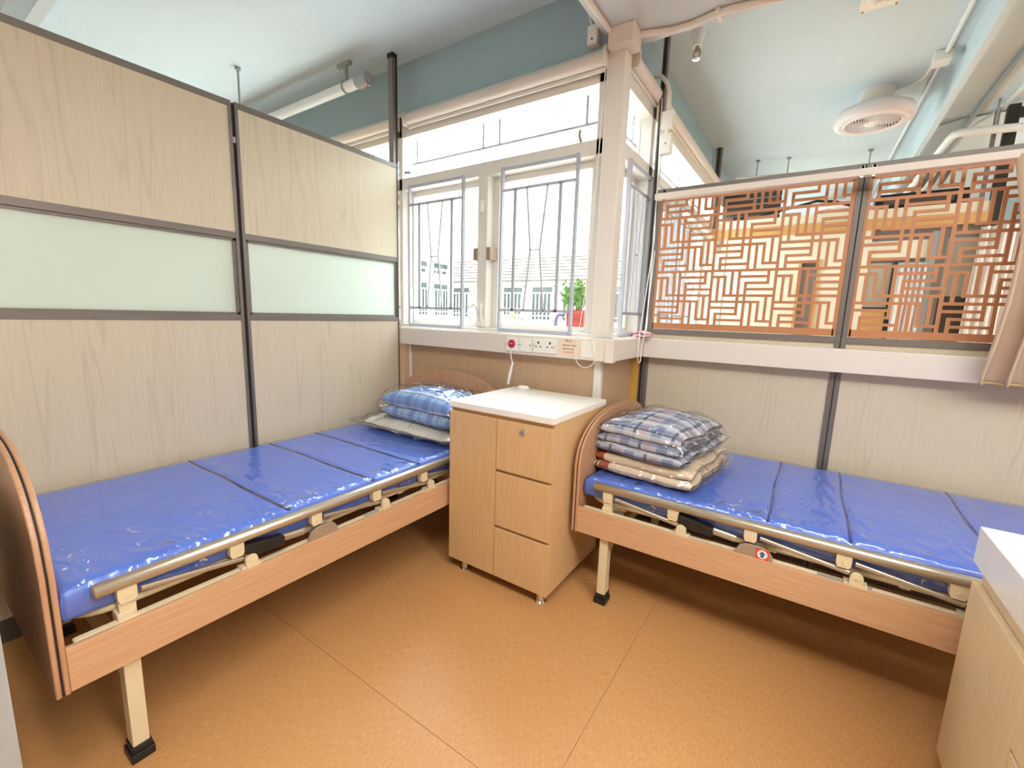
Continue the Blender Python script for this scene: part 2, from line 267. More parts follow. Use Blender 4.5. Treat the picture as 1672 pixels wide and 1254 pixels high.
# ------------------------------------------------------------------ mesh builder
class MB:
    def __init__(s): s.v = []; s.f = []; s.mi = []; s.cur = 0; s.uv = {}
    def add(s, vs, fs):
        o = len(s.v); s.v += [tuple(p) for p in vs]
        for f in fs: s.f.append(tuple(i+o for i in f)); s.mi.append(s.cur)
        return o
    def box(s, x0, x1, y0, y1, z0, z1):
        s.add([(x0, y0, z0), (x1, y0, z0), (x1, y1, z0), (x0, y1, z0), (x0, y0, z1), (x1, y0, z1), (x1, y1, z1), (x0, y1, z1)],
              [(0, 3, 2, 1), (4, 5, 6, 7), (0, 1, 5, 4), (1, 2, 6, 5), (2, 3, 7, 6), (3, 0, 4, 7)]); return s
    def bar(s, p0, p1, w, h, upv=(0, 0, 1)):
        p0 = Vector(p0); p1 = Vector(p1); d = (p1-p0).normalized(); u = Vector(upv)
        if abs(d.dot(u)) > 0.98: u = Vector((0, 1, 0))
        a = d.cross(u).normalized()*w/2; b = a.cross(d).normalized()*h/2
        s.add([p0-a-b, p0+a-b, p0+a+b, p0-a+b, p1-a-b, p1+a-b, p1+a+b, p1-a+b],
              [(0, 3, 2, 1), (4, 5, 6, 7), (0, 1, 5, 4), (1, 2, 6, 5), (2, 3, 7, 6), (3, 0, 4, 7)]); return s
    def tube(s, pts, r, n=10, closed=False, flat=1.0):
        pts = [Vector(p) for p in pts]; k = len(pts); rings = []
        prev = None
        for i, p in enumerate(pts):
            if closed: d = (pts[(i+1) % k]-pts[i-1]).normalized()
            else: d = (pts[min(i+1, k-1)]-pts[max(i-1, 0)]).normalized()
            if prev is None:
                u = Vector((0, 0, 1)) if abs(d.z) < 0.9 else Vector((1, 0, 0))
                a = d.cross(u).normalized()
            else: a = (prev-d*prev.dot(d)).normalized()
            prev = a; b = d.cross(a).normalized()
            rr = r[i] if isinstance(r, (list, tuple)) else r
            rings.append([p+a*math.cos(2*PI*j/n)*rr*flat+b*math.sin(2*PI*j/n)*rr for j in range(n)])
        vs = [q for R in rings for q in R]; fs = []
        for i in range(k if closed else k-1):
            i2 = (i+1) % k
            for j in range(n): fs.append((i*n+j, i*n+(j+1) % n, i2*n+(j+1) % n, i2*n+j))
        if not closed: fs.append(tuple(range(n-1, -1, -1))); fs.append(tuple((k-1)*n+j for j in range(n)))
        s.add(vs, fs); return s
    def cyl(s, p0, p1, r, n=20): return s.tube([p0, p1], r, n)
    def lathe(s, prof, c, n=32, axis='z', cap=True):
        c = Vector(c); vs = []; fs = []
        for r, h in prof:
            for j in range(n):
                a = 2*PI*j/n
                q = Vector((r*math.cos(a), r*math.sin(a), h))
                if axis == 'y': q = Vector((q.x, q.z, q.y))
                if axis == 'x': q = Vector((q.z, q.x, q.y))
                vs.append(c+q)
        for i in range(len(prof)-1):
            for j in range(n): fs.append((i*n+j, i*n+(j+1) % n, (i+1)*n+(j+1) % n, (i+1)*n+j))
        if cap: fs.append(tuple(range(n-1, -1, -1))); fs.append(tuple((len(prof)-1)*n+j for j in range(n)))
        s.add(vs, fs); return s
    def prism(s, poly, t0, t1, plane='yz'):
        def P(a, b, t):
            return {'yz': (t, a, b), 'xz': (a, t, b), 'xy': (a, b, t)}[plane]
        n = len(poly)
        vs = [P(a, b, t0) for a, b in poly]+[P(a, b, t1) for a, b in poly]
        fs = [tuple(range(n-1, -1, -1)), tuple(range(n, 2*n))]+[(i, (i+1) % n, n+(i+1) % n, n+i) for i in range(n)]
        s.add(vs, fs); return s
    def grid(s, fn, nu, nv, uvf=None):
        vs = [fn(i/nu, j/nv) for j in range(nv+1) for i in range(nu+1)]
        fs = [(j*(nu+1)+i, j*(nu+1)+i+1, (j+1)*(nu+1)+i+1, (j+1)*(nu+1)+i) for j in range(nv) for i in range(nu)]
        o = s.add(vs, fs)
        if uvf:
            for j in range(nv+1):
                for i in range(nu+1): s.uv[o+j*(nu+1)+i] = uvf(i/nu, j/nv)
        return s
    def build(s, name, mat, parent=None, local=False, smooth=None, bevel=0.0, seg=2, fix=True, solid=0.0, **props):
        me = bpy.data.meshes.new(name)
        off = Vector((0, 0, 0))
        if parent and not local:
            q = parent
            while q: off += q.location; q = q.parent
        me.from_pydata([tuple(Vector(p)-off) for p in s.v], [], s.f)
        mats = mat if isinstance(mat, (list, tuple)) else [mat]
        for x in mats: me.materials.append(x)
        if len(mats) > 1: me.polygons.foreach_set('material_index', s.mi)
        if s.uv:
            ul = me.uv_layers.new(name='UVMap')
            for lp in me.loops: ul.data[lp.index].uv = s.uv.get(lp.vertex_index, (0, 0))
        if fix:
            bm = bmesh.new(); bm.from_mesh(me); bmesh.ops.recalc_face_normals(bm, faces=bm.faces[:]); bm.to_mesh(me); bm.free()
        me.update()
        if smooth is not None:
            me.polygons.foreach_set('use_smooth', [True]*len(me.polygons))
            if smooth < 180: me.set_sharp_from_angle(angle=math.radians(smooth))
        o = bpy.data.objects.new(name, me); C.objects.link(o)
        if parent: o.parent = parent
        if solid:
            md = o.modifiers.new('Solidify', 'SOLIDIFY'); md.thickness = solid
        if bevel:
            md = o.modifiers.new('Bevel', 'BEVEL'); md.width = bevel; md.segments = seg; md.limit_method = 'ANGLE'; md.angle_limit = math.radians(40)
        for k, v in props.items(): o[k] = v
        return o
def box(name, mat, x0, x1, y0, y1, z0, z1, parent=None, **kw): return MB().box(x0, x1, y0, y1, z0, z1).build(name, mat, parent, **kw)
def thing(name, label, cat, loc=(0, 0, 0), rotz=0.0, group=None, kind=None):
    o = bpy.data.objects.new(name, None); C.objects.link(o); o.location = loc; o.rotation_euler = (0, 0, rotz); o.empty_display_size = 0.1
    o['label'] = label
    if cat: o['category'] = cat
    if group: o['group'] = group
    if kind: o['kind'] = kind
    return o
def struct(name, label, loc=(0, 0, 0)): return thing(name, label, None, loc, kind='structure')
def tag(o, label, cat, group=None):
    o['label'] = label; o['category'] = cat
    if group: o['group'] = group
    return o
def fbm(p, o=4): return noise.fractal(Vector(p), 1.0, 2.0, o)

# ================================================================== STRUCTURE
ZC = 3.15; WX = -1.05; WY = 2.42
fl = MB().box(-6, 4, -3, WY+0.1, -0.1, -0.003).box(WX-0.1, 4, WY+0.1, 9, -0.1, -0.003).build('floor', M['taupe'], kind='structure', label='orange tan vinyl floor in large welded sheets')
g = 0.0009
for x0, x1, y0, y1 in ((-6, -0.49, -3, 0.93), (-0.49, 4, -3, 0.93), (-6, -0.49, 0.93, WY+0.05), (-0.49, 4, 0.93, WY+0.05), (WX-0.05, 4, WY+0.05, 9)):
    box('vinyl_sheet', M['floor'], x0+g, x1-g, y0+g, y1-g, -0.003, 0.0, fl)
MB().box(-6, 4, -3, WY+0.16, ZC, ZC+0.1).box(WX-0.16, 4, WY+0.16, 9, ZC, ZC+0.1).build('ceiling', M['ceil'], kind='structure', label='pale blue painted ceiling')
# dropped beams
MB().box(-1.08, 4, 1.75, 2.56, 2.86, ZC).box(-1.08, -0.65, -3, 1.75, 2.86, ZC).build('trim_1', M['beam_p'], kind='structure', label='dropped ceiling beam meeting above the window corner')
box('trim_2', M['ceil'], 0.60, 0.638, 2.56, 9, 2.95, ZC, kind='structure', label='narrow pale downstand beam right of the round ceiling fan')
box('trim_3', M['ceil'], -6, -2.7, 0.72, 0.775, 2.93, ZC, kind='structure', label='narrow downstand beam behind the tall left partition')
# window walls
MB().box(-6, WX, WY, WY+0.14, 0, 1.28).box(-6, WX, WY, WY+0.16, 2.80, ZC).build('wall_window', M['teal'], kind='structure', label='teal wall above the corner window')
MB().box(WX-0.14, WX, WY, 9, 0, 1.28).box(WX-0.16, WX, WY+0.16, 9, 2.80, ZC).build('wall_side', M['teal'], kind='structure', label='teal wall above the side window run')
box('wall_back', M['wallw'], -6, 4, -3.1, -3, 0, ZC, kind='structure', label='wall behind the viewer')
box('wall_right', M['wallw'], 4, 4.1, -3, 9, 0, ZC, kind='structure', label='far right wall')
box('wall_left', M['wallw'], -6.1, -6, -3, WY, 0, ZC, kind='structure', label='far left wall')
box('wall_rear', M['teal'], WX, 4, 9, 9.1, 0, ZC, kind='structure', label='far end wall of the ward')
# drip ledge under the lintels
MB().box(-6, WX+0.02, WY-0.015, WY+0.02, 2.795, 2.81).box(WX-0.02, WX+0.015, WY-0.015, 9, 2.795, 2.81).build('trim_4', M['white'], kind='structure', label='rough white plaster edge below the teal lintel')
# tan dado below the sill
dado = MB().box(-2.78, WX+0.055, WY-0.02, WY, 0.1, 1.16).build('trim_5', M['tan_lam'], kind='structure', label='tan wood grain wall panel below the window sill')
MB().box(WX+0.04, WX+0.055, WY-0.02, 2.95, 0.1, 1.16).build('trim_6', M['tan_lam'], kind='structure', label='tan wood grain panel on the side wall return')
MB().box(WX+0.02, WX+0.062, WY-0.028, WY+0.012, 0.1, 1.16).build('trim_7', M['plastic'], bevel=0.003, kind='structure', label='white corner guard strip below the trunking corner')
MB().box(-2.575, -2.555, WY-0.03, WY-0.018, 0.1, 1.16).build('trim_8', M['plastic'], kind='structure', label='thin white strip at the left edge of the tan wall panel')
MB().box(WX+0.055, WX+0.105, 2.945, 2.968, 0.1, 1.16).build('trim_9', M['yellow'], kind='structure', label='yellow strip beside the right partition post')
MB().box(-2.6, WX+0.06, WY-0.03, WY-0.018, 0, 0.1).build('baseboard_window', M['base'], kind='structure', label='dark baseboard below the window')

# ------------------------------------------------------------------ windows
def casement(root, axis, c0, c1, depth0, zb=1.30, zt=2.285, sash=0.045, inv=1):
    """a fixed frame opening from c0 to c1 with sash members and a pane; axis 'x' for the front wall, 'y' for the side wall"""
    def B(mb, a0, a1, d0, d1, z0, z1):
        if axis == 'x': mb.box(a0, a1, depth0+d0, depth0+d1, z0, z1)
        else: mb.box(depth0-d1, depth0-d0, a0, a1, z0, z1)
    s = MB(); B(s, c0, c0+sash, 0.06, 0.10, zb, zt); B(s, c1-sash, c1, 0.06, 0.10, zb, zt); B(s, c0+sash, c1-sash, 0.06, 0.10, zb, zb+0.03); B(s, c0+sash, c1-sash, 0.06, 0.10, zt-0.04, zt)
    sa = s.build('window_sash', M['white'], root, bevel=0.003)
    p = MB(); B(p, c0+sash-0.005, c1-sash+0.005, 0.078, 0.083, zb+0.025, zt-0.035); p.build('pane', M['glass'], sa)
def window(name, label, axis, a0, a1, depth0, mull, bars, lip0=0.0, lip1=0.0):
    root = struct(name, label)
    def B(mb, b0, b1, d0, d1, z0, z1):
        if axis == 'x': mb.box(b0, b1, depth0+d0, depth0+d1, z0, z1)
        else: mb.box(depth0-d1, depth0-d0, b0, b1, z0, z1)
    f = MB(); B(f, a0, a1, -0.02, 0.10, 1.275, 1.30); B(f, a0, a1, -0.01, 0.10, 2.285, 2.37); B(f, a0, a1, -0.01, 0.10, 2.65, 2.80)
    B(f, a0, a0+0.035+lip0, -0.01, 0.10, 1.30, 2.80); B(f, a1-0.035-lip1, a1, -0.01, 0.10, 1.30, 2.80)
    for mx in mull: B(f, mx-0.04, mx+0.04, -0.012, 0.10, 1.30, 2.285)
    f.build('window_frame', M['white'], root, bevel=0.004)
    edges = [a0+0.035+lip0]+[e for mx in mull for e in (mx-0.04, mx+0.04)]+[a1-0.035-lip1]
    for i in range(0, len(edges), 2): casement(root, axis, edges[i], edges[i+1], depth0)
    p = MB(); B(p, edges[0], edges[-1], 0.06, 0.066, 2.37, 2.65); p.build('transom_pane', M['glass'], root)
    # bars fixed outside the transom
    def bar(b0, b1, z0, z1, t=0.012):
        k = MB(); B(k, b0, b1, 0.085, 0.085+t, z0, z1); k.build('transom_bar', M['grille_d'], root)
    bar(edges[0], edges[-1], 2.488, 2.502)
    for b in bars: bar(b-0.007, b+0.007, 2.502, 2.65)
    return root
window('window_1', 'white framed corner window above the two beds', 'x', -2.69, -1.0, WY, [-1.89], [-2.60, -1.973, -1.839, -1.216], lip1=0.07)
w2 = window('window_2', 'white framed side window beside the lattice partition', 'y', 2.45, 3.0, WX+0.06, [], [2.62, 2.9])
window('window_3', 'white framed window behind the tall left partition', 'x', -5.9, -2.69, WY, [-4.8, -3.7], [-5.3, -4.3, -3.35, -3.1, -2.85])
window('window_4', 'white framed window run beyond the lattice partition', 'y', 3.0, 5.15, WX+0.06, [3.7, 4.45], [3.4, 4.05, 4.15, 4.8])
window('window_5', 'white framed window run beyond the far wooden partition', 'y', 5.35, 8.0, WX+0.06, [6.2, 7.1], [5.8, 6.6, 7.5])
# corner post of the window
MB().box(-1.055, -0.955, WY-0.035, WY+0.06, 1.275, 2.80).build('trim_10', M['white'], bevel=0.004, kind='structure', label='white corner post between the two windows')
w1 = bpy.data.objects['window_1']
for x in (-1.942, -1.832): box('hinge_plate', M['taupe'], x-0.016, x+0.016, WY-0.02, WY+0.06, 1.75, 1.83, w1, bevel=0.002)
lk = MB().box(-1.915, -1.875, WY-0.03, WY-0.012, 2.05, 2.13); lk.tube([(-1.895, WY-0.03, 2.12), (-1.87, WY-0.05, 2.10), (-1.875, WY-0.05, 2.05)], 0.007, 8)
lk.build('window_catch', M['plastic'], w1, smooth=40)
for sx in (-1, 1):
    hm = MB().tube([(-1.89+0.012*sx, WY-0.02, 1.34), (-1.89+0.012*sx, WY-0.035, 1.42), (-1.89+0.03*sx, WY-0.05, 1.455), (-1.89+0.075*sx if sx < 0 else -1.86, WY-0.055, 1.43 if sx < 0 else 1.40)], [0.011, 0.011, 0.010, 0.008], 10)
    hm.box(-1.89+0.012*sx-0.012, -1.89+0.012*sx+0.012, WY-0.022, WY-0.011, 1.31, 1.36).build('window_handle', M['plastic'], w1, smooth=40)
MB().tube([(-2.63, WY-0.005, 2.40), (-2.58, WY-0.05, 2.392), (-2.53, WY-0.045, 2.385)], [0.006, 0.007, 0.009], 8).build('transom_stay', M['grille_d'], w1, smooth=40)
MB().tube([(-1.20, WY-0.005, 2.372), (-1.2, WY-0.03, 2.40), (-1.2, WY-0.02, 2.425)], 0.009, 8).build('transom_latch', M['taupe'], w1, smooth=40)

# ------------------------------------------------------------------ grilles in front of the casements
def grille(label, axis, a0, a1, d):
    W = a1-a0
    P = (lambda a, z, k=0: (a, d+k, z)) if axis == 'x' else (lambda a, z, k=0: (d-k, a, z))
    t = thing('window_grille', label, 'window grille', P((a0+a1)/2, 1.285), 0, 'grey steel window grilles')
    fr = MB()
    for a in (a0, a1): fr.bar(P(a, 1.285), P(a, 2.30), 0.026, 0.014, (1, 0, 0) if axis == 'x' else (0, 1, 0))
    fr.bar(P(a0, 2.287), P(a1, 2.287), 0.012, 0.02); fr.bar(P(a0, 1.295), P(a1, 1.295), 0.014, 0.02)
    fr.build('frame', M['grille'], t)
    def seg(pts, wd=0.014):
        k = MB()
        for p, q in zip(pts[:-1], pts[1:]): k.bar(P(*p), P(*q), wd, 0.010, (0, 1, 0) if axis == 'x' else (1, 0, 0))
        k.build('bar', M['grille'], t)
    seg([(a0, 2.162), (a1, 2.162)], 0.018); seg([(a0, 1.423), (a1, 1.423)], 0.018)
    f = lambda u: a0+W*u
    seg([(f(0.19), 2.16), (f(0.19), 1.42)], 0.020); seg([(f(0.80), 2.16), (f(0.80), 1.42)], 0.020)
    seg([(f(0.352), 2.16), (f(0.425), 1.79), (f(0.352), 1.42)], 0.009); seg([(f(0.632), 2.16), (f(0.555), 1.79), (f(0.632), 1.42)], 0.009)
    seg([(f(0.425), 1.79), (f(0.555), 1.79)], 0.007)
    return t
grille('grey steel window grille nearest the tall cream partition', 'x', -2.545, -2.033, WY-0.04)
grille('grey steel window grille above the wall sockets and red button', 'x', -1.711, -1.192, WY-0.04)
grille('grey steel grille of the narrow side window beside the corner post', 'y', 2.60, 3.0, WX+0.08)
grille('grey steel grille seen through the left end of the copper lattice', 'y', 3.08, 3.64, WX+0.08)
grille('grey steel grille of the side window farther beyond the lattice', 'y', 3.78, 4.38, WX+0.08)

# ------------------------------------------------------------------ roller blinds
def roller(label, axis, a0, a1, d, z, chain_end):
    P = (lambda a, k, zz: (a, d-k, zz)) if axis == 'x' else (lambda a, k, zz: (d+k, a, zz))
    t = thing('roller_blind', label, 'roller blind', P((a0+a1)/2, 0, z))
    MB().cyl(P(a0+0.02, 0, z), P(a1-0.02, 0, z), 0.036, 24).build('rolled_fabric', M['trunk'], t, smooth=50)
    MB().bar(P(a0+0.02, -0.01, z-0.047), P(a1-0.02, -0.01, z-0.047), 0.012, 0.022).build('bottom_bar', M['plastic'], t, bevel=0.003)
    for a in (a0+0.012, a1-0.012):
        b = MB()
        poly = [(-0.04, -0.045), (0.035, -0.045), (0.045, -0.02), (0.045, 0.03), (0.03, 0.05), (-0.04, 0.05)]
        vs = [P(a-0.006, k, z+h) for k, h in poly]+[P(a+0.006, k, z+h) for k, h in poly]; n = len(poly)
        b.add(vs, [tuple(range(n-1, -1, -1)), tuple(range(n, 2*n))]+[(i, (i+1) % n, n+(i+1) % n, n+i) for i in range(n)])
        b.build('end_bracket', M['trunk'], t, bevel=0.002)
    return t
rb = roller('long white roller blind rolled up above the corner window', 'x', -2.58, -1.04, WY-0.045, 2.745, 1)
pts = [(-1.045, WY-0.05, 2.73), (-1.04, WY-0.065, 2.2), (-1.035, WY-0.08, 1.5), (-1.02, 2.305, 1.29), (-0.99, 2.298, 1.19)]
pts += [(-1.045+0.06*math.cos(a), 2.296, 1.17-0.06*math.sin(a)) for a in [i*PI/10 for i in range(1, 10)]]
pts += [(-1.107, 2.298, 1.2), (-1.10, 2.305, 1.29), (-1.085, WY-0.08, 1.55), (-1.062, WY-0.065, 2.2), (-1.055, WY-0.05, 2.73)]
MB().tube(pts, 0.0028, 6).build('bead_chain', M['plastic'], rb, smooth=60)
rs = roller('short white roller blind rolled up above the narrow side window', 'y', 2.5, 3.02, WX+0.085, 2.775, 1)
pts = [(-0.93, 2.985, 2.75), (-0.90, 2.97, 1.9), (-0.875, 2.80, 1.29), (-0.872, 2.75, 1.2)]
pts += [(-0.871, 2.72+0.03*math.cos(a), 1.15-0.03*math.sin(a)) for a in [i*PI/8 for i in range(1, 8)]]
pts += [(-0.872, 2.69, 1.2), (-0.875, 2.70, 1.29), (-0.90, 2.93, 1.9), (-0.93, 2.96, 2.75)]
MB().tube(pts, 0.0028, 6).build('bead_chain', M['plastic'], rs, smooth=60)
roller('white roller blind glimpsed left of the dark post behind the left partition', 'x', -5.8, -2.67, WY-0.045, 2.745, 1)
roller('white roller blind of the windows beyond the copper lattice', 'y', 3.1, 5.1, WX+0.085, 2.775, 1)

# ------------------------------------------------------------------ cable trunking under the sills
tk = thing('cable_trunking', 'white cable trunking running below the windows and the copper lattice', 'cable trunking', (-0.9, 2.32, 1.147))
MB().box(-2.6, -0.935, 2.32, WY, 1.15, 1.272).build('trunking_run', M['trunk'], tk, bevel=0.004)
MB().box(WX+0.03, -0.90, 2.355, 2.87, 1.15, 1.272).build('trunking_run', M['trunk'], tk, bevel=0.004)
MB().box(-0.90, 1.3, 2.87, 2.96, 1.147, 1.270).build('trunking_run', M['trunk'], tk, bevel=0.004)
MB().box(-0.937, -0.888, 2.312, 2.357, 1.146, 1.276).build('corner_cover', M['trunk'], tk, bevel=0.003)
MB().box(-2.6, -0.925, 2.335, WY-0.022, 1.272, 1.279).box(WX+0.02, -0.92, 2.36, 2.94, 1.272, 1.279).build('trunking_lid', M['plastic'], tk, bevel=0.002)
# socket plates
YF = 2.32
sk = thing('socket_plate', 'white double wall socket on the trunking beside the printed notice', 'wall socket', (-1.324, YF, 1.215))
box('faceplate', M['plastic'], -1.405, -1.243, YF-0.010, YF, 1.171, 1.257, sk, bevel=0.003)
for cx in (-1.364, -1.284):
    h = MB(); h.box(cx-0.005, cx+0.005, YF-0.0115, YF-0.0095, 1.225, 1.239)
    for s in (-1, 1): h.box(cx+s*0.016-0.005, cx+s*0.016+0.005, YF-0.0115, YF-0.0095, 1.205, 1.2115)
    h.build('pin_holes', M['dark_gap'], sk)
for cx in (-1.396, -1.252): MB().cyl((cx, YF-0.0115, 1.215), (cx, YF-0.009, 1.215), 0.004, 10).build('screw', M['chrome'], sk)
cb = thing('call_button', 'square white plate with a round magenta red call button on the trunking', 'call button', (-1.557, YF, 1.21))
box('faceplate', M['plastic'], -1.604, -1.511, YF-0.012, YF, 1.168, 1.255, cb, bevel=0.003)
MB().lathe([(0.026, -0.006), (0.025, -0.012), (0.021, -0.015)], (-1.557, YF-0.008, 1.214), 28, 'y').build('button', M['red'], cb, smooth=40)
k = MB()
for i in range(4): k.box(-1.569+i*0.0065, -1.5645+i*0.0065, YF-0.0238, YF-0.0228, 1.2115, 1.2165)
k.build('button_lettering', M['paper'], cb)
for i in range(2): box('indicator', M['ink'], -1.60+i*0.08, -1.594+i*0.08, YF-0.013, YF-0.011, 1.208, 1.212, cb)
k = MB().tube([(-1.559, YF-0.014, 1.17), (-1.558, YF-0.02, 1.14), (-1.545, YF-0.02, 1.10), (-1.542, YF-0.018, 1.093)], 0.0035, 8); k.build('pull_cord', M['plastic'], cb, smooth=60)
MB().tube([(-1.541, YF-0.018, 1.097), (-1.556, YF-0.022, 1.03), (-1.572, YF-0.02, 0.955)], [0.006, 0.010, 0.009], 12).build('pull_handle', M['plastic'], cb, smooth=60)
bp = thing('blank_plate', 'blank white plate with two screws between the red button and the sockets', 'wall plate', (-1.46, YF, 1.21))
box('faceplate', M['plastic'], -1.508, -1.411, YF-0.010, YF, 1.168, 1.255, bp, bevel=0.003)
for cx in (-1.497, -1.423): MB().cyl((cx, YF-0.0115, 1.212), (cx, YF-0.009, 1.212), 0.004, 10).build('screw', M['ink'], bp)
nt_ = thing('notice_label', 'small peach paper notice with four printed lines on the trunking', 'notice', (-1.157, YF, 1.22))
box('paper', M['paper'], -1.225, -1.092, YF-0.0015, YF-0.0002, 1.175, 1.268, nt_)
def glyphs(mb, x, z, n, s):
    for i in range(n):
        a = x+i*s*1.12
        for q in range(3):
            if random.random() < 0.85: mb.box(a, a+s*0.9, YF-0.0022, YF-0.0014, z+q*s*0.42, z+q*s*0.42+s*0.14)
        mb.box(a+s*random.choice((0.2, 0.4, 0.6)), a+s*random.choice((0.2, 0.4, 0.6))+s*0.16, YF-0.0022, YF-0.0014, z, z+s)
k = MB(); glyphs(k, -1.186, 1.250, 4, 0.0095); glyphs(k, -1.203, 1.2245, 13, 0.0068); glyphs(k, -1.203, 1.2035, 10, 0.0068); k.build('printed_text', M['ink'], nt_)
k = MB(); glyphs(k, -1.196, 1.184, 8, 0.0072); k.build('printed_text', M['orange_ink'], nt_)
box('blank_cover', M['plastic'], -1.085, -0.995, YF-0.004, YF, 1.166, 1.262, bp, bevel=0.002)
pk = thing('folded_cloth', 'small folded pink cloth on the sill end below the copper lattice', 'cloth', (-0.90, 2.86, 1.275))
def pc(u, v):
    x = -0.955+0.11*u; y = 2.80+0.07*v
    return (x, y, 1.297+0.012*fbm((x*30, y*30, 0))-0.01*abs(2*v-1)**3)
MB().grid(pc, 10, 8).build('cloth_fold', M['pink'], pk, smooth=180, solid=0.008)
def pc2(u, v):
    x = -0.965+0.10*u+0.03*v; y = 2.81+0.06*v
    return (x, y, 1.312+0.012*fbm((x*26, y*30, 4))-0.012*abs(2*u-1)**3)
MB().grid(pc2, 10, 8).build('cloth_fold', M['pink'], pk, smooth=180, solid=0.006)

# ================================================================== LEFT PARTITION (plane x = -2.60)
XL = -2.60
def bay(label, y0, y1):
    t = thing('partition_bay', label, 'partition', (XL-0.025, (y0+y1)/2, 0))
    sw = 0.016
    for a, b in ((y0, y0+sw), (y1-sw, y1)): box('stile', M['frame_gray'], XL-0.05, XL+0.004, a, b, 0, 2.435, t, bevel=0.0015)
    for z0, z1 in ((2.405, 2.435), (1.752, 1.785), (1.318, 1.350), (0.0, 0.1)):
        box('rail' if z0 > 0 else 'plinth', M['frame_gray'] if z0 > 0 else M['base'], XL-0.046, XL+0.003, y0+sw, y1-sw, z0, z1, t, bevel=0.0015)
    box('upper_panel', M['cream_lam'], XL-0.04, XL, y0+sw, y1-sw, 1.785, 2.405, t)
    box('lower_panel', M['cream_lam'], XL-0.04, XL, y0+sw, y1-sw, 0.1, 1.318, t)
    box('frosted_pane', M['frost'], XL-0.022, XL-0.016, y0+sw+0.012, y1-sw-0.012, 1.36, 1.742, t)
    bd = MB()
    for a, b, z0, z1 in ((y0+sw, y0+sw+0.014, 1.35, 1.752), (y1-sw-0.014, y1-sw, 1.35, 1.752), (y0+sw, y1-sw, 1.35, 1.362), (y0+sw, y1-sw, 1.74, 1.752)): bd.box(XL-0.034, XL-0.006, a, b, z0, z1)
    bd.build('glazing_bead', M['frame_gray'], t)
    return t
b1 = bay('tall cream partition bay with frosted strip, nearest the viewer on the left', 0.105, 1.205)
b2 = bay('tall cream partition bay with frosted strip, touching the window wall', 1.222, 2.318)
bay('tall cream partition bay behind the viewer', -1.01, 0.09)
box('joint_gasket', M['dark_gap'], XL-0.04, XL-0.012, 1.205, 1.222, 0, 2.43, b1)
box('joint_clip', M['chrome'], XL-0.012, XL-0.002, 1.206, 1.221, 2.235, 2.265, b1)
pst = thing('ceiling_post', 'dark grey post rising from the left partition end to the ceiling', 'post', (XL-0.02, 2.3, 2.435))
box('post_body', M['frame_gray'], XL-0.045, XL+0.0, 2.275, 2.312, 2.435, 3.12, pst, bevel=0.002)
box('post_cap', M['black'], XL-0.048, XL+0.003, 2.272, 2.315, 3.12, 3.15, pst)
box('post_channel', M['dark_gap'], XL-0.002, XL+0.004, 2.302, 2.314, 2.44, 3.12, pst)
box('wall_channel', M['chrome'], XL+0.0, XL+0.008, 2.310, 2.318, 1.16, 2.45, pst)

# ================================================================== RIGHT PARTITION (plane y = 2.96)
YR = 2.96
HS = [(9, 0, 9), (8, 0, 2), (8, 4, 8), (7, 5, 8), (6, 5, 9), (5, 2, 9), (4, 0, 7), (3, 0, 4), (2, 1, 4), (1, 1, 5), (1, 7, 9)]
VS = [(0, 0, 9), (1, 0, 2), (1, 4, 8), (2, 5, 8), (3, 5, 9), (4, 2, 9), (5, 0, 7), (6, 0, 4), (7, 1, 4), (8, 1, 5), (8, 7, 9)]
def lattice(t, x0, z0, p=0.0375, q=0.0366, NC=26, NR=21):
    bw = 0.0145; y0, y1 = YR-0.006, YR+0.006
    fr = MB(); X1 = x0+NC*p; Z1 = z0+NR*q
    fr.box(x0-0.014, x0+bw/2, y0-0.001, y1+0.001, z0-0.03, Z1+0.015).box(X1-bw/2, X1+0.014, y0-0.001, y1+0.001, z0-0.03, Z1+0.015)
    fr.box(x0, X1, y0-0.001, y1+0.001, z0-0.03, z0+bw/2).box(x0, X1, y0-0.001, y1+0.001, Z1-bw/2, Z1+0.015)
    f = fr.build('lattice_frame', M['lattice'], t)
    cache = {}
    def put(w_, h_, cx, cz):
        key = (round(w_, 4), round(h_, 4))
        if key not in cache:
            o = MB().box(-w_/2, w_/2, -0.006, 0.006, -h_/2, h_/2).build('lattice_bar', M['lattice'], f, local=True); cache[key] = o.data
        else:
            o = bpy.data.objects.new('lattice_bar', cache[key]); C.objects.link(o); o.parent = f
        o.location = (cx-f.parent.location.x, YR-f.parent.location.y, cz-f.parent.location.z)
    seen = set()
    for R in (0, 9, 18):
        for Cc in (0, 9, 18):
            for r, a, b in HS:
                r_ = r+R; a_, b_ = a+Cc, min(b+Cc, NC)
                if r_ >= NR or a_ >= NC or b_ <= a_: continue
                put((b_-a_)*p+bw, bw, x0+(a_+b_)/2*p, z0+r_*q)
            for c, a, b in VS:
                c_ = c+Cc; a_, b_ = a+R, min(b+R, NR)
                if c_ == 0 or c_ >= NC or a_ >= NR or b_ <= a_: continue
                put(bw, (b_-a_)*q-bw, x0+c_*p, z0+(a_+b_)/2*q)
def rbay(label, x0, x1, lx):
    t = thing('lattice_partition', label, 'partition', ((x0+x1)/2, YR, 0))
    for a, b in ((x0, x0+0.022), (x1-0.022, x1)): box('stile', M['frame_gray'], a, b, YR-0.012, YR+0.035, 0, 2.205, t, bevel=0.002)
    for z0, z1 in ((2.16, 2.205), (1.297, 1.332)): box('rail', M['frame_gray'], x0+0.022, x1-0.022, YR-0.010, YR+0.033, z0, z1, t, bevel=0.002)
    box('lower_panel', M['cream_lam'], x0+0.022, x1-0.022, YR, YR+0.03, 0.1, 1.297, t)
    box('plinth', M['base'], x0+0.022, x1-0.022, YR-0.004, YR+0.03, 0, 0.1, t)
    lattice(t, lx, 1.365)
    return t
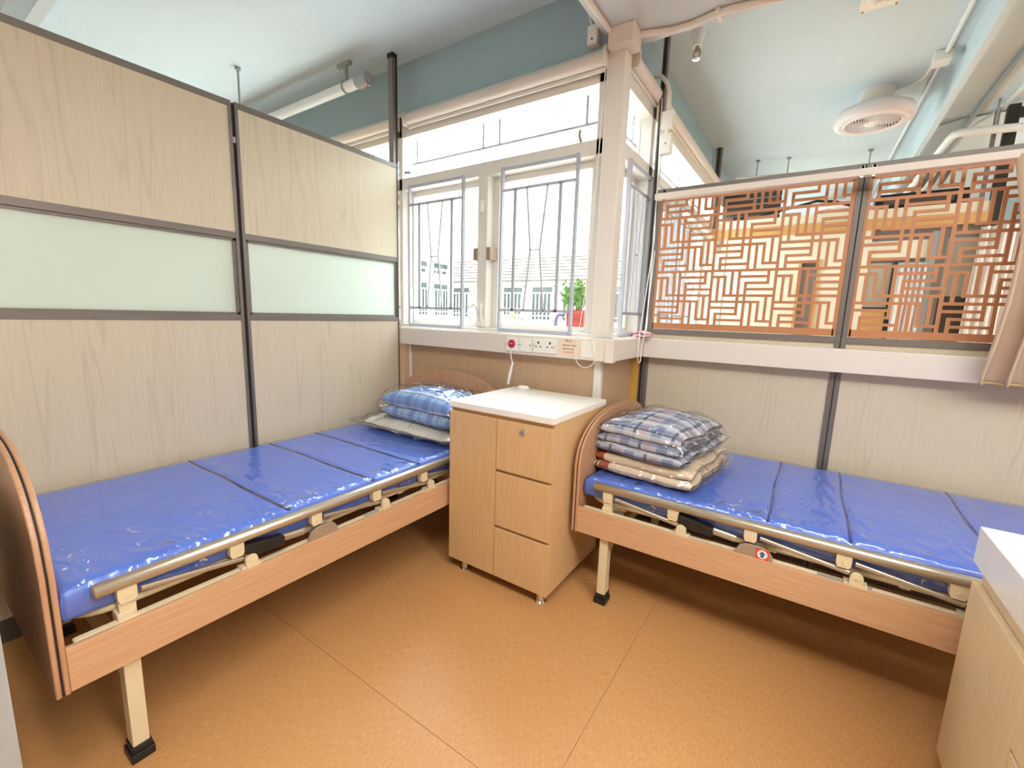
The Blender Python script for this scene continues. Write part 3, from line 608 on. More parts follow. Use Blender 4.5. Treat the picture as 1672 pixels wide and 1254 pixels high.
rb1 = rbay('lattice partition bay with copper brown fretwork next to the window corner', -0.905, 0.132, -0.877)
rb2 = rbay('lattice partition bay with copper brown fretwork half behind the beige curtain', 0.138, 1.175, 0.166)
MB().box(-0.01+0.132, 0.148, YR-0.016, YR-0.011, 0, 2.2).build('joint_cover', M['frame_gray'], rb1)
box('joint_gasket', M['dark_gap'], 0.132, 0.138, YR-0.018, YR, 0, 2.2, rb1)
rp = thing('ceiling_post', 'dark grey post with a chrome edge rising at the lattice partition end', 'post', (-0.93, 2.97, 0))
box('post_body', M['frame_gray'], -0.948, -0.915, 2.965, 3.0, 0, 3.15, rp, bevel=0.002)
box('post_channel', M['dark_gap'], -0.938, -0.926, 2.961, 2.966, 0.05, 3.14, rp)
box('chrome_edge', M['chrome'], -0.915, -0.905, 2.945, 2.957, 1.28, 2.66, rp)
p2 = thing('ceiling_post', 'dark post far off beside the side windows reaching the ceiling', 'post', (-1.0, 5.2, 2.4))
box('post_body', M['frame_gray'], -1.02, -0.965, 5.18, 5.22, 2.35, 3.15, p2, bevel=0.002)
box('post_channel', M['dark_gap'], -1.0, -0.985, 5.175, 5.18, 2.35, 3.15, p2)
# curtain track and curtain
tr = thing('curtain_track', 'cream curtain track along the top of the lattice partition', 'curtain track', (0.1, 2.80, 2.1))
box('track_rail', M['trunk'], -0.875, 1.3, 2.785, 2.83, 2.105, 2.14, tr, bevel=0.004)
for x in (-0.82, 0.115, 0.16, 1.1):
    MB().box(x-0.008, x+0.008, 2.79, 2.96, 2.14, 2.152).box(x-0.006, x+0.006, 2.79, 2.80, 2.10, 2.152).build('track_bracket', M['chrome'], tr)
cu = thing('curtain', 'beige curtain bunched at the right end of the lattice partition', 'curtain', (0.9, 2.8, 1.15))
def cur(u, v):
    z = 2.12-0.965*v
    spread = 0.62-0.02*v
    x = 0.62+spread*u+0.02*v+0.012*math.sin(3*v+5*u)
    ph = u*2*PI*6.5+1.2*v*math.sin(4*u+0.6)+0.9*v
    amp = 0.02+0.028*min(1, v*2.2)
    y = 2.80-amp*math.sin(ph)-0.03*v-0.035*math.sin(PI*v)*(1-u)
    x += 0.018*math.cos(ph)*min(1, v*2)+0.055*math.sin(PI*min(1, v*1.05))*(1-u)**2*0.4
    return (x, y, z)
MB().grid(cur, 130, 40).build('curtain_cloth', M['curtain'], cu, smooth=180, solid=0.003)
MB().grid(lambda u, v: tuple(Vector(cur(u, 0.988+0.012*v))+Vector((0, -0.004, -0.001))), 130, 2).build('hem', M['hem'], cu, smooth=180, solid=0.002)

# ================================================================== BEDS
def end_board(t, name, x0, x1, H, outer):
    """arched two-ply board with a dark edging between the plies"""
    n = 40; top = []
    for i in range(n+1):
        s = -1+2*i/n; y = 0.5+0.5*math.copysign(abs(s)**0.8, s)*1.0
        top.append((y*1.0, 0.69+(H-0.69)*max(0, 1-abs(2*y-1)**2.7)**0.52))
    poly = [(0.0, 0.345), (1.0, 0.345)]+[(y, z) for y, z in reversed(top)]
    a, b = (x0, x1)
    mid = (a+b)/2
    MB().prism(poly, a, mid-0.0025, 'yz').build(name, M['bed_end'], t, local=True, bevel=0.003, smooth=30)
    o = bpy.data.objects[-1] if False else t.children[-1]
    ins = [(0.5+(y-0.5)*0.992, 0.66+(z-0.66)*0.992) for y, z in poly]
    MB().prism(ins, mid-0.0025, mid+0.0025, 'yz').build('dark_edging', M['dark_gap'], o, local=True)
    MB().prism(poly, mid+0.0025, b, 'yz').build('inner_ply', M['bed_end'], o, local=True, bevel=0.003, smooth=30)
BX = [0.17+0.3*i for i in range(6)]
def make_bed(label, loc, rotz, H, left_name, right_name, sticker):
    t = thing('hospital_bed', label, 'bed', loc, rotz)
    end_board(t, left_name, 0.0, 0.030, H, 0); end_board(t, right_name, 2.07, 2.10, H, 1)
    MB().box(0.03, 2.07, 0.0, 0.018, 0.35, 0.478).build('front_board', M['bed_wood'], t, local=True, bevel=0.0015)
    MB().box(0.03, 2.07, 0.98, 0.998, 0.35, 0.478).build('rear_board', M['bed_wood'], t, local=True, bevel=0.0015)
    MB().box(0.05, 2.05, 0.020, 0.046, 0.445, 0.478).box(0.05, 2.05, 0.952, 0.978, 0.445, 0.478).build('base_frame', M['cream_metal'], t, local=True, bevel=0.004)
    # mattress platform: rounded cream tube frame with a sheet top
    fr = MB()
    r = 0.10; loop = []
    for cx, cy, a0 in ((2.04-r, 0.95-r, 0), (0.055+r, 0.95-r, 90), (0.055+r, 0.075+r, 180), (2.04-r, 0.075+r, 270)):
        for i in range(7):
            a = math.radians(a0+15*i); loop.append((cx+r*math.cos(a), cy+r*math.sin(a), 0.508))
    fr.tube(loop, 0.0135, 10, closed=True)
    for x in (0.45, 0.85, 1.25, 1.65): fr.box(x-0.015, x+0.015, 0.06, 0.95, 0.495, 0.515)
    fr.build('platform_frame', M['cream_metal'], t, local=True, smooth=60)
    MB().box(0.09, 2.0, 0.09, 0.92, 0.512, 0.524).build('platform_sheet', M['cream_metal'], t, local=True)
    mech = MB().cyl((0.7, 0.5, 0.47), (1.9, 0.5, 0.47), 0.014, 10); mech.box(0.62, 0.70, 0.44, 0.56, 0.44, 0.5); mech.cyl((0.4, 0.3, 0.46), (0.4, 0.75, 0.46), 0.014, 10)
    mech.cyl((1.35, 0.3, 0.46), (1.35, 0.75, 0.46), 0.014, 10); mech.build('lifting_screw', M['base'], t, local=True, smooth=60)
    # legs
    for x in (0.165, 1.935):
        for y in (0.05, 0.94):
            lg = MB().box(x-0.021, x+0.021, y-0.026, y+0.026, 0.03, 0.50).build('leg', M['cream_metal'], t, local=True, bevel=0.003)
            MB().add_foot(x, y).build('foot_cap', M['black'], lg, local=True, bevel=0.003)
        cbm = MB().box(x-0.016, x+0.016, 0.076, 0.914, 0.30, 0.345)
        for s, yb in ((1, 0.076), (-1, 0.914)):
            poly = [(yb, 0.345)]+[(yb+s*0.13*(1-math.sin(a)), 0.30-0.13*(1-math.cos(a))) for a in [i*PI/16 for i in range(9)]]
            poly = [(yb, 0.30), (yb+s*0.13, 0.30)]+[(yb+s*0.13*(1-math.sin(a)), 0.30-0.13*(1-math.cos(a))) for a in [i*PI/16 for i in range(1, 9)]]
            cbm.prism(poly, x-0.014, x+0.014, 'yz')
        cbm.build('cross_brace', M['cream_metal'], t, local=True)
    # folding side rail
    sr = MB().tube([(0.098, 0.030, 0.594), (0.104, 0.030, 0.594), (1.985, 0.030, 0.594), (1.991, 0.030, 0.594)], [0.014, 0.0205, 0.0205, 0.014], 18).build('side_rail', M['silver'], t, local=True, smooth=50)
    for i, x in enumerate(BX):
        b = MB().prism([(x-0.022, 0.59), (x-0.022, 0.545), (x-0.016, 0.53), (x+0.016, 0.53), (x+0.024, 0.54), (x+0.024, 0.59)], 0.018, 0.045, 'xz')
        if i in (0, 5): b.box(x-0.02, x+0.02, 0.026, 0.05, 0.45, 0.535)
        b.cyl((x+0.004, 0.0165, 0.549), (x+0.004, 0.019, 0.549), 0.009, 14)
        b.build('rail_bracket', M['cream_metal'], sr, local=True, bevel=0.002)
    for i, x in enumerate(BX[:5]):
        x1 = BX[i+1]+0.022
        p0 = (x+0.035, 0.030, 0.552); p1 = (x1, 0.030, 0.513)
        if i == 1:
            MB().prism([(x+0.025, 0.567), (x+0.025, 0.53), (x+0.075, 0.513), (x+0.165, 0.508), (x+0.165, 0.545), (x+0.15, 0.55)], 0.010, 0.048, 'xz').build('rail_lock', M['black'], sr, local=True, bevel=0.004)
            MB().tube([(x+0.165, 0.030, 0.530), (x+0.25, 0.030, 0.522)], 0.014, 10, flat=0.6).build('fold_arm', M['silver'], sr, local=True, smooth=50)
            MB().bar((x+0.06, 0.045, 0.545), p1, 0.010, 0.02).build('fold_arm', M['silver'], sr, local=True)
        else:
            MB().tube([p0, p1], 0.0095, 12, flat=0.7).build('fold_arm', M['silver'], sr, local=True, smooth=50)
        if i != 1:
            lx = BX[i+1]+0.043
            if i == 0: lx = 0.512
            lp = [(lx-0.020, 0.478), (lx+0.020, 0.478)]+[(lx+0.020*math.cos(a), 0.508+0.020*math.sin(a)) for a in [j*PI/8 for j in range(9)]]
            lg = MB().prism(lp, 0.006, 0.022, 'xz'); lg.box(lx-0.034, lx+0.034, 0.012, 0.05, 0.476, 0.486); lg.cyl((lx, 0.004, 0.509), (lx, 0.007, 0.509), 0.007, 12)
            lg.build('pivot_lug', M['cream_metal'], sr, local=True, bevel=0.0015)
    px = 0.795
    pl = [(px-0.068, 0.476), (px+0.062, 0.476), (px+0.060, 0.495), (px+0.045, 0.518), (px+0.02, 0.527), (px-0.035, 0.525), (px-0.058, 0.513), (px-0.07, 0.49)]
    rl = MB().prism(pl, 0.004, 0.016, 'xz').build('release_plate', M['taupe'], sr, local=True, bevel=0.002)
    if sticker:
        pass
    MB().box(1.0, 1.16, 0.0195, 0.0215, 0.478, 0.486).build('rating_strip', M['pipe_g'], t, local=True)
    if sticker:
        rl2 = MB(); sx = px+0.025
        rl2.cur = 0; rl2.box(sx-0.022, sx+0.022, 0.0030, 0.0040, 0.480, 0.521)
        rl2.cur = 1; rl2.prism([(sx+0.0175*math.cos(a), 0.5005+0.0175*math.sin(a)) for a in [j*PI/12 for j in range(24)]], 0.0022, 0.0031, 'xz')
        rl2.cur = 2; rl2.prism([(sx-0.006, 0.489), (sx+0.006, 0.489), (sx+0.006, 0.501), (sx+0.013, 0.501), (sx, 0.514), (sx-0.013, 0.501), (sx-0.006, 0.501)], 0.0014, 0.0023, 'xz')
        k = rl2.build('arrow_sticker', [M['sticker_red'], M['sticker_white'], M['sticker_blue']], sr, local=True); k['label'] = 'red square sticker with a blue arrow in a white circle'
    return t
def add_foot(s, x, y):
    s.box(x-0.03, x+0.03, y-0.036, y+0.036, 0.0, 0.03).box(x-0.025, x+0.025, y-0.031, y+0.031, 0.03, 0.052); return s
MB.add_foot = add_foot
LB = (-1.55, 0.185, 0); RB = (-0.88, 1.88, 0)
make_bed('hospital bed standing along the tall cream partition on the left', LB, PI/2, 1.0, 'footboard', 'headboard', False)
make_bed('hospital bed standing along the lattice partition with an arrow sticker on its rail', RB, 0, 0.915, 'headboard', 'footboard', True)

def make_mattress(label, loc, rotz, seams, seed):
    t = thing('mattress', label, 'mattress', (loc[0], loc[1], 0.5245), rotz)
    x0, x1, y0, y1, h = 0.042, 2.058, 0.056, 0.972, 0.094
    nx, ny = 168, 64
    def top(x, y):
        z = h+0.003*fbm((x*2.2, y*2.2, seed))
        for s in seams:
            d = abs(x-s-0.004*math.sin(9*y+seed)); z -= 0.009*math.exp(-(d/0.010)**2)
            z += 0.003*math.exp(-(d/0.05)**2)
        return z
    def edge(t_): return max(0, 1-t_/0.02)
    def surf(u, v, off=0.0, wr=None):
        x = x0+(x1-x0)*u; y = y0+(y1-y0)*v
        z = top(x, y)
        e = max(edge(min(x-x0, x1-x)), edge(min(y-y0, y1-y)))
        z -= 0.012*e*e
        if wr: z += wr(x, y)
        return Vector((x, y, z+off))
    mb = MB(); mb.grid(surf, nx, ny)
    # sides and base
    def skirt(mb, ins=0.0, zb=0.0):
        per = [(i/nx, 0) for i in range(nx)]+[(1, j/ny) for j in range(ny)]+[(1-i/nx, 1) for i in range(nx)]+[(0, 1-j/ny) for j in range(ny)]
        ring = []
        for u, v in per:
            i, j = round(u*nx), round(v*ny); ring.append(j*(nx+1)+i)
        n = len(ring); prev = ring
        cx, cy = (x0+x1)/2, (y0+y1)/2
        for zz, k in ((0.6, 0.004), (0.25, 0.004), (0.04, 0.0), (0.0, -0.012)):
            vs = []
            for q, (u, v) in enumerate(per):
                p = Vector(mb.v[ring[q]]); d = Vector(((1 if u == 1 else -1 if u == 0 else 0), (1 if v == 1 else -1 if v == 0 else 0), 0))
                vs.append((p.x+d.x*(k+ins), p.y+d.y*(k+ins), zb+(p.z-zb)*zz))
            o = mb.add(vs, []); cur_ = list(range(o, o+n))
            for q in range(n): mb.f.append((prev[q], cur_[q], cur_[(q+1) % n], prev[(q+1) % n])); mb.mi.append(0)
            prev = cur_
        mb.f.append(tuple(prev)); mb.mi.append(0)
    skirt(mb)
    mb.build('mattress_pad', M['blue'], t, local=True, smooth=50)
    for s in seams:
        pts = [(s+0.004*math.sin(9*y+seed), y, top(s, y)+0.0035) for y in [y0+0.004+(y1-y0-0.008)*i/30 for i in range(31)]]
        MB().tube(pts, 0.0045, 8).build('seam_piping', M['piping'] if seed < 4 else M['piping_blue'], t, local=True, smooth=60)
    # clear wrap, ruckled around the folds and along the front edge
    def wr(x, y):
        near = min(abs(x-s) for s in seams)
        a = 0.003*math.exp(-(near/0.10)**2)+0.0006
        a += 0.003*math.exp(-((y-y0)/0.09)**2)
        return 0.003+a*(1+fbm((x*38+y*10, y*7, seed+3), 4)*1.6)+0.0012*abs(fbm((x*9, y*16, seed+9), 3))
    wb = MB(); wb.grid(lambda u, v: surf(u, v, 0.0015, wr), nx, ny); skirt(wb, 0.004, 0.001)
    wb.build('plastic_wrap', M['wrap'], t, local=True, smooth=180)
    return t
make_mattress('blue vinyl mattress in clear wrap on the left bed along the cream partition', LB, PI/2, (0.68, 1.08, 1.37), 2.0)
make_mattress('blue vinyl mattress in clear wrap on the right bed below the lattice', RB, 0, (0.82, 1.085, 1.50), 6.0)

# ================================================================== BEDDING PACKS
def cushion(mb, cx, cy, z0, sx, sy, sz, rot=0.0, p=3.0, q=0.5, nu=44, nv=44, wr=0.004, seed=0.0, flat=0.35, uvs=1.0, margin=0.0, lean=(0, 0)):
    """closed soft slab: upper and lower skin meeting at a rounded rim (margin = flat fringe beyond the filled part)"""
    ca, sa = math.cos(rot), math.sin(rot)
    def prof(u, v):
        a, b = abs(2*u-1)*(1+margin), abs(2*v-1)*(1+margin)
        return (max(0, 1-min(1, a)**p)*max(0, 1-min(1, b)**p))**q
    def pt(u, v, top):
        x = (u-0.5)*sx; y = (v-0.5)*sy
        h = prof(u, v)
        # round the plan corners
        k = 1-0.06*(abs(2*u-1)*abs(2*v-1))**3
        x *= k; y *= k
        z = sz*(flat+(1-flat)*h) if top else sz*flat*(1-h)
        n = fbm((x*11+seed, y*11, seed+(3 if top else 8)), 4)*wr
        z += n*(1 if top else 0.3)
        z += lean[0]*(u-0.5)+lean[1]*(v-0.5)
        return Vector((cx+x*ca-y*sa, cy+x*sa+y*ca, z0+max(0.0005, z)))
    mb.grid(lambda u, v: pt(u, v, True), nu, nv, lambda u, v: ((u-0.5)*sx*uvs+1, (v-0.5)*sy*uvs+1+0.0))
    mb.grid(lambda u, v: pt(u, v, False), nu, nv, lambda u, v: ((u-0.5)*sx*uvs+1, (v-0.5)*sy*uvs+1+0.31))
def folded(mb, cx, cy, z0, sx, sy, layers, lh, rot, seed, bulge=0.02, nu=40, nv=40):
    """a blanket folded into a pile: rounded layers, UV running over the front roll so the check wraps round"""
    ca, sa = math.cos(rot), math.sin(rot); z = z0
    for L in range(layers):
        k = 1-0.03*L; W, D = sx*k, sy*k
        def pt(u, t, L=L, z=z, W=W, D=D):
            # section in the depth direction is a stadium: t in 0..1 runs round it
            r = lh/2; per = 2*(D-2*r)+2*PI*r; s = t*per
            if s < PI*r: a = PI/2+s/r; y, zz = -D/2+r+r*math.cos(a), r+r*math.sin(a)
            elif s < PI*r+D-2*r: y, zz = -D/2+r+(s-PI*r), 0
            elif s < 2*PI*r+D-2*r: a = -PI/2+(s-PI*r-(D-2*r))/r; y, zz = D/2-r+r*math.cos(a), r+r*math.sin(a)
            else: y, zz = D/2-r-(s-2*PI*r-(D-2*r)), 2*r
            ux = abs(2*u-1); x = (u-0.5)*W
            side = 1-0.55*ux**7
            crown = bulge*(1-ux**2.4)*(1-min(1, abs(2*y/D))**2.4)*(L+1)/layers
            nn = fbm((x*9+seed, y*9+L*3, zz*14+seed), 3)*0.005
            zz = r+(zz-r)*side+crown*(0.3+0.7*zz/lh)*(1.0)+nn+crown*0.4*L
            x += 0.008*math.sin(y*20+L)*ux
            y += nn*0.8
            X, Y = cx+x*ca-y*sa, cy+x*sa+y*ca
            return Vector((X, Y, z+max(0.0, zz)))
        r = lh/2; per = 2*(D-2*r)+2*PI*r
        mb.grid(pt, nu, nv*2, lambda u, t, W=W, L=L, per=per: ((u-0.5)*W+1+L*0.037, t*per+1+L*0.05))
        z += lh*0.93+0.0
MT = 0.6225
# left: pillow in a bag, blue plaid blanket in a bag on top
pw = thing('pillow', 'off-white pillow in a clear bag under the blue plaid blanket', 'pillow', (-2.06, 2.03, MT))
k = MB(); cushion(k, -2.04, 2.04, MT+0.004, 0.80, 0.44, 0.085, -0.02, 2.8, 0.45, seed=1.3, flat=0.4, wr=0.006); k.build('pillow_body', M['pillow'], pw, smooth=180)
k = MB(); cushion(k, -2.06, 2.03, MT+0.002, 0.98, 0.54, 0.100, 0.0, 2.4, 0.5, 90, 70, seed=4.1, flat=0.42, wr=0.020, margin=0.16); k.build('clear_bag', M['bag_w'], pw, smooth=180)
bl = thing('plaid_blanket', 'light blue plaid blanket folded in a clear bag on the left pillow', 'blanket', (-1.98, 2.06, MT+0.09))
k = MB(); folded(k, -1.98, 2.07, MT+0.082, 0.64, 0.40, 2, 0.080, -0.05, 2.2, 0.035); k.build('folded_blanket', M['plaid_blue'], bl, smooth=180)
k = MB(); cushion(k, -1.98, 2.06, MT+0.084, 0.74, 0.47, 0.215, -0.05, 4.5, 0.4, 90, 70, seed=7.7, flat=0.30, wr=0.014, margin=0.06); k.build('clear_bag', M['bag'], bl, smooth=180)
# right: beige blanket below, grey plaid blanket on top
bb = thing('beige_blanket', 'beige blanket with a rust stripe in a clear bag on the right mattress', 'blanket', (-0.58, 2.34, MT))
k = MB(); folded(k, -0.585, 2.33, MT+0.006, 0.50, 0.62, 2, 0.046, -0.10, 5.0, 0.010)
for i in list(k.uv): k.uv[i] = (k.uv[i][0]-0.77, k.uv[i][1])
k.build('folded_blanket', M['cloth_beige'], bb, smooth=180)
k = MB(); cushion(k, -0.575, 2.32, MT+0.003, 0.57, 0.72, 0.106, -0.10, 5, 0.4, 90, 90, seed=9.2, flat=0.34, wr=0.012, margin=0.10); k.build('clear_bag', M['bag_w'], bb, smooth=180)
gb = thing('plaid_blanket', 'grey blue plaid blanket folded in a clear bag topping the right pile', 'blanket', (-0.6, 2.3, MT+0.1))
k = MB(); folded(k, -0.595, 2.31, MT+0.103, 0.45, 0.58, 3, 0.048, -0.16, 8.0, 0.030); k.build('folded_blanket', M['plaid_grey'], gb, smooth=180)
k = MB(); cushion(k, -0.59, 2.30, MT+0.104, 0.53, 0.66, 0.19, -0.16, 4.0, 0.42, 90, 90, seed=11.4, flat=0.32, wr=0.014, margin=0.06); k.build('clear_bag', M['bag'], gb, smooth=180)

# ================================================================== BEDSIDE CABINETS
def foot(mb, x, y): mb.lathe([(0.028, 0.0), (0.030, 0.006), (0.022, 0.013), (0.021, 0.05), (0.026, 0.058), (0.026, 0.066)], (x, y, 0), 20); return mb
cab = thing('bedside_cabinet', 'oak bedside cabinet with white top, one door and three drawers between the beds', 'cabinet', (-1.212, 1.99, 0))
x0, x1, y0, y1 = -1.522, -0.905, 1.695, 2.285
MB().box(x0, x1, y0+0.02, y1, 0.066, 0.914).build('carcass', M['cab'], cab, bevel=0.0015)
MB().box(x0-0.003, x1+0.003, y0-0.004, y1+0.01, 0.914, 0.945).build('worktop', M['quartz'], cab, bevel=0.002)
MB().box(x0, -1.2205, y0, y0+0.019, 0.066, 0.893).build('door', M['cab'], cab, bevel=0.0015)
for z0_, z1_ in ((0.640, 0.893), (0.345, 0.624), (0.066, 0.329)):
    d = MB().box(-1.2165, x1, y0, y0+0.019, z0_, z1_).build('drawer', M['cab'], cab, bevel=0.0015)
    if z0_ > 0.6:
        MB().lathe([(0.017, 0.0), (0.017, -0.004), (0.013, -0.007)], (-1.066, y0, 0.853), 24, 'y').build('lock', M['chrome'], d, smooth=40)
for x, y in ((x0+0.08, y0+0.05), (x1-0.055, y0+0.05), (x0+0.08, y1-0.06), (x1-0.06, y1-0.06)): foot(MB(), x, y).build('foot', M['chrome'], cab, smooth=40)
bell = thing('call_handset', 'small white rounded handset at the back of the white cabinet top', 'handset', (-1.42, 2.25, 0.945))
MB().lathe([(0.022, 0.0), (0.026, 0.008), (0.024, 0.016), (0.014, 0.022), (0.002, 0.024)], (-1.435, 2.25, 0.9455), 24).build('handset_body', M['plastic'], bell, smooth=60)
MB().tube([(-1.42, 2.25, 0.956), (-1.40, 2.25, 0.957), (-1.385, 2.25, 0.955)], [0.012, 0.013, 0.007], 14).build('handset_grip', M['plastic'], bell, smooth=60)
# near right cabinet
cr = thing('bedside_cabinet', 'pale oak bedside cabinet with thick white top in the near right corner', 'cabinet', (0.8, 1.5, 0))
x0, x1, y0, y1 = 0.482, 1.10, 1.08, 1.785
MB().box(x0+0.02, x1, y0, y1, 0.066, 0.705).build('carcass', M['cab_pale'], cr, bevel=0.0015)
MB().box(x0-0.005, x1+0.005, y0-0.005, y1+0.005, 0.715, 0.825).build('worktop', M['quartz'], cr, bevel=0.003)
MB().box(x0+0.005, x1-0.005, y0+0.005, y1-0.005, 0.700, 0.716).build('top_strip', M['cab_pale'], cr)
MB().box(x0, x0+0.019, 1.366, y1, 0.066, 0.655).build('door', M['cab_pale'], cr, bevel=0.0015)
for z0_, z1_ in ((0.46, 0.655), (0.265, 0.45), (0.066, 0.255)): MB().box(x0, x0+0.019, y0, 1.362, z0_, z1_).build('drawer', M['cab_pale'], cr, bevel=0.0015)
for x, y in ((x0+0.06, y0+0.05), (x1-0.055, y0+0.05), (x0+0.06, y1-0.06), (x1-0.06, y1-0.06)): foot(MB(), x, y).build('foot', M['chrome'], cr, smooth=40)
# white cabinet at the extreme left edge
wc = thing('white_cabinet', 'white cabinet cut off by the lower left edge beside the footboard', 'cabinet', (-1.85, -0.2, 0))
MB().box(-2.2, -1.522, -0.5, 0.108, 0.06, 0.80).build('carcass', M['white_cab'], wc, bevel=0.002)
MB().box(-2.21, -1.505, -0.51, 0.109, 0.80, 0.83).build('worktop', M['quartz'], wc, bevel=0.002)
MB().box(-1.522, -1.503, -0.495, 0.108, 0.065, 0.795).build('door', M['white_cab'], wc, bevel=0.002)
for x, y in ((-2.14, -0.44), (-1.58, -0.44), (-2.14, 0.05), (-1.58, 0.05)): foot(MB(), x, y).build('foot', M['chrome'], wc, smooth=40)

# ================================================================== CEILING FITTINGS
for (loc, sx, sy, p), where in zip(FILL_LAMPS, ('behind the viewer near the left bed', 'above and behind the viewer', 'behind the viewer on the right', 'right of the far round fan', 'far right beyond the round fan', 'in the ward left of the tall partition')):  # out-of-view fittings that go with the added fill lamps
    t = thing('fill_light_fitting', 'white fill light fitting added out of view, hanging '+where, 'pendant light', (loc[0], loc[1], loc[2]), 0, 'unseen fill lights of the ward')
    MB().box(loc[0]-sx/2-0.03, loc[0]+sx/2+0.03, loc[1]-sy/2-0.03, loc[1]+sy/2+0.03, loc[2]-0.03, loc[2]+0.03).build('housing', M['plastic'], t)
    for q in (-0.4, 0.4): MB().cyl((loc[0]+q, loc[1], loc[2]+0.03), (loc[0]+q, loc[1], ZC), 0.006, 8).build('suspension_rod', M['chrome'], t)
fn = thing('ceiling_fan', 'round white bladeless looking ceiling fan beyond the lattice partition', 'ceiling fan', (0.205, 4.5, ZC))
FC = (0.205, 4.52, 0)
MB().lathe([(0.105, 3.15), (0.105, 3.06), (0.095, 3.045), (0.13, 3.04), (0.13, 3.02)], FC, 40).build('mount', M['white'], fn, smooth=40)
MB().lathe([(0.13, 3.025), (0.19, 3.022), (0.232, 3.005), (0.247, 2.975), (0.247, 2.94), (0.235, 2.918), (0.205, 2.912), (0.185, 2.918), (0.185, 2.965), (0.06, 2.975)], FC, 56).build('housing', M['fan'], fn, smooth=60)
MB().lathe([(0.185, 2.918), (0.178, 2.912), (0.170, 2.916), (0.178, 2.925), (0.185, 2.918)], FC, 56, cap=False).build('grille_ring', M['fan'], fn, smooth=60)
MB().lathe([(0.056, 2.96), (0.056, 2.918), (0.045, 2.910), (0.01, 2.907)], FC, 36).build('hub', M['fan'], fn, smooth=60)
MB().lathe([(0.172, 2.962), (0.05, 2.962), (0.05, 2.960), (0.172, 2.960)], FC, 36).build('shade_disc', M['base'], fn)  # dark disc stands in for the shade behind the fan grille
for i in range(36):
    a = 2*PI*i/36; pts = []
    for j in range(7):
        rr = 0.052+0.123*j/6; aa = a+0.75*(j/6)**1.2; pts.append((FC[0]+rr*math.cos(aa), FC[1]+rr*math.sin(aa), 2.920))
    k = MB()
    for p_, q_ in zip(pts[:-1], pts[1:]): k.bar(p_, q_, 0.0055, 0.010)
    k.build('grille_blade', M['fan'], fn)
jb = thing('junction_box', 'white square junction box on the ceiling with a cable to the fan', 'junction box', (0.50, 4.12, 3.12))
box('box_body', M['plastic'], 0.455, 0.545, 4.08, 4.20, 3.09, ZC, jb, bevel=0.004)
MB().tube([(0.46, 4.19, 3.10), (0.44, 4.32, 3.09), (0.38, 4.40, 3.085), (0.30, 4.44, 3.09), (0.235, 4.46, 3.10)], 0.006, 8).build('fan_cable', M['plastic'], jb, smooth=60)
cd = thing('ceiling_conduit', 'white conduit on the ceiling alongside the narrow beam near the fan', 'conduit', (0.5, 5, 3.13))
MB().tube([(0.522, 3.0, 3.135), (0.515, 4.1, 3.135)], 0.014, 12).build('conduit_length', M['pipe'], cd, smooth=60)
MB().tube([(0.512, 4.2, 3.135), (0.47, 6.6, 3.135), (0.46, 8.9, 3.135)], 0.012, 12).build('conduit_length', M['pipe'], cd, smooth=60)
det = thing('smoke_detector', 'square white ceiling plate with a round detector at the top edge', 'smoke detector', (0.1, 3.24, 3.15))
MB().box(0.02, 0.19, 3.14, 3.325, 3.105, ZC).build('base_plate', M['plastic'], det, bevel=0.003)
MB().lathe([(0.055, 3.105), (0.052, 3.085), (0.035, 3.08), (0.03, 3.07), (0.005, 3.068)], (0.105, 3.22, 0), 32).build('detector_head', M['plastic'], det, smooth=40)
for x in (0.033, 0.178): MB().cyl((x, 3.315, 3.10), (x, 3.315, 3.106), 0.006, 10).build('screw', M['taupe'], det)
sp = thing('sprinkler_head', 'small pendent fire sprinkler hanging beyond the dropped beam', 'sprinkler', (-0.72, 2.83, 3.15))
SX, SY = -0.705, 2.80
MB().lathe([(0.017, 3.15), (0.017, 2.985), (0.036, 2.98), (0.036, 2.955), (0.026, 2.925), (0.024, 2.90)], (SX, SY, 0), 20).build('pipe_drop', M['pipe'], sp, smooth=40)
k = MB().lathe([(0.012, 2.905), (0.012, 2.87)], (SX, SY, 0), 16)
for s in (-1, 1): k.tube([(SX+s*0.012, SY, 2.885), (SX+s*0.018, SY, 2.86), (SX+s*0.006, SY, 2.838)], 0.004, 8)
k.build('head_frame', M['taupe'], sp, smooth=40)
MB().lathe([(0.021, 2.838), (0.021, 2.834), (0.004, 2.832)], (SX, SY, 0), 20).build('deflector', M['chrome'], sp, smooth=40)
# trunk box at the window corner, conduits on the beam soffit
jc = thing('junction_box', 'white square junction box under the beam on the window corner post', 'junction box', (-0.96, 2.38, 2.8))
box('box_body', M['trunk'], -1.035, -0.90, 2.33, 2.45, 2.765, 2.86, jc, bevel=0.004)
c1 = thing('beam_conduit', 'white conduit under the beam running from corner box towards the viewer', 'conduit', (-1.0, 1.5, 2.85))
MB().tube([(-1.03, 2.34, 2.846), (-1.035, 1.0, 2.846), (-1.035, -2.9, 2.846)], 0.014, 12).build('conduit_length', M['trunk'], c1, smooth=60)
c2 = thing('beam_conduit', 'white wavy conduit under the beam running right from the corner box', 'conduit', (0, 2.5, 2.85))
MB().tube([(-0.905, 2.44, 2.845), (-0.84, 2.46, 2.845), (-0.76, 2.488, 2.845), (-0.66, 2.492, 2.845), (-0.58, 2.475, 2.845), (-0.48, 2.47, 2.845), (-0.2, 2.52, 2.845), (0.2, 2.53, 2.845), (3.9, 2.53, 2.845)], 0.016, 12).build('conduit_length', M['trunk'], c2, smooth=60)
for x in (-0.54, 0.1): box('conduit_saddle', M['trunk'], x-0.01, x+0.01, 2.445, 2.545, 2.838, 2.86, c2, bevel=0.003)
sbx = thing('alarm_box', 'small white box with a thin cable high on the teal lintel', 'alarm box', (-1.15, 2.40, 2.9))
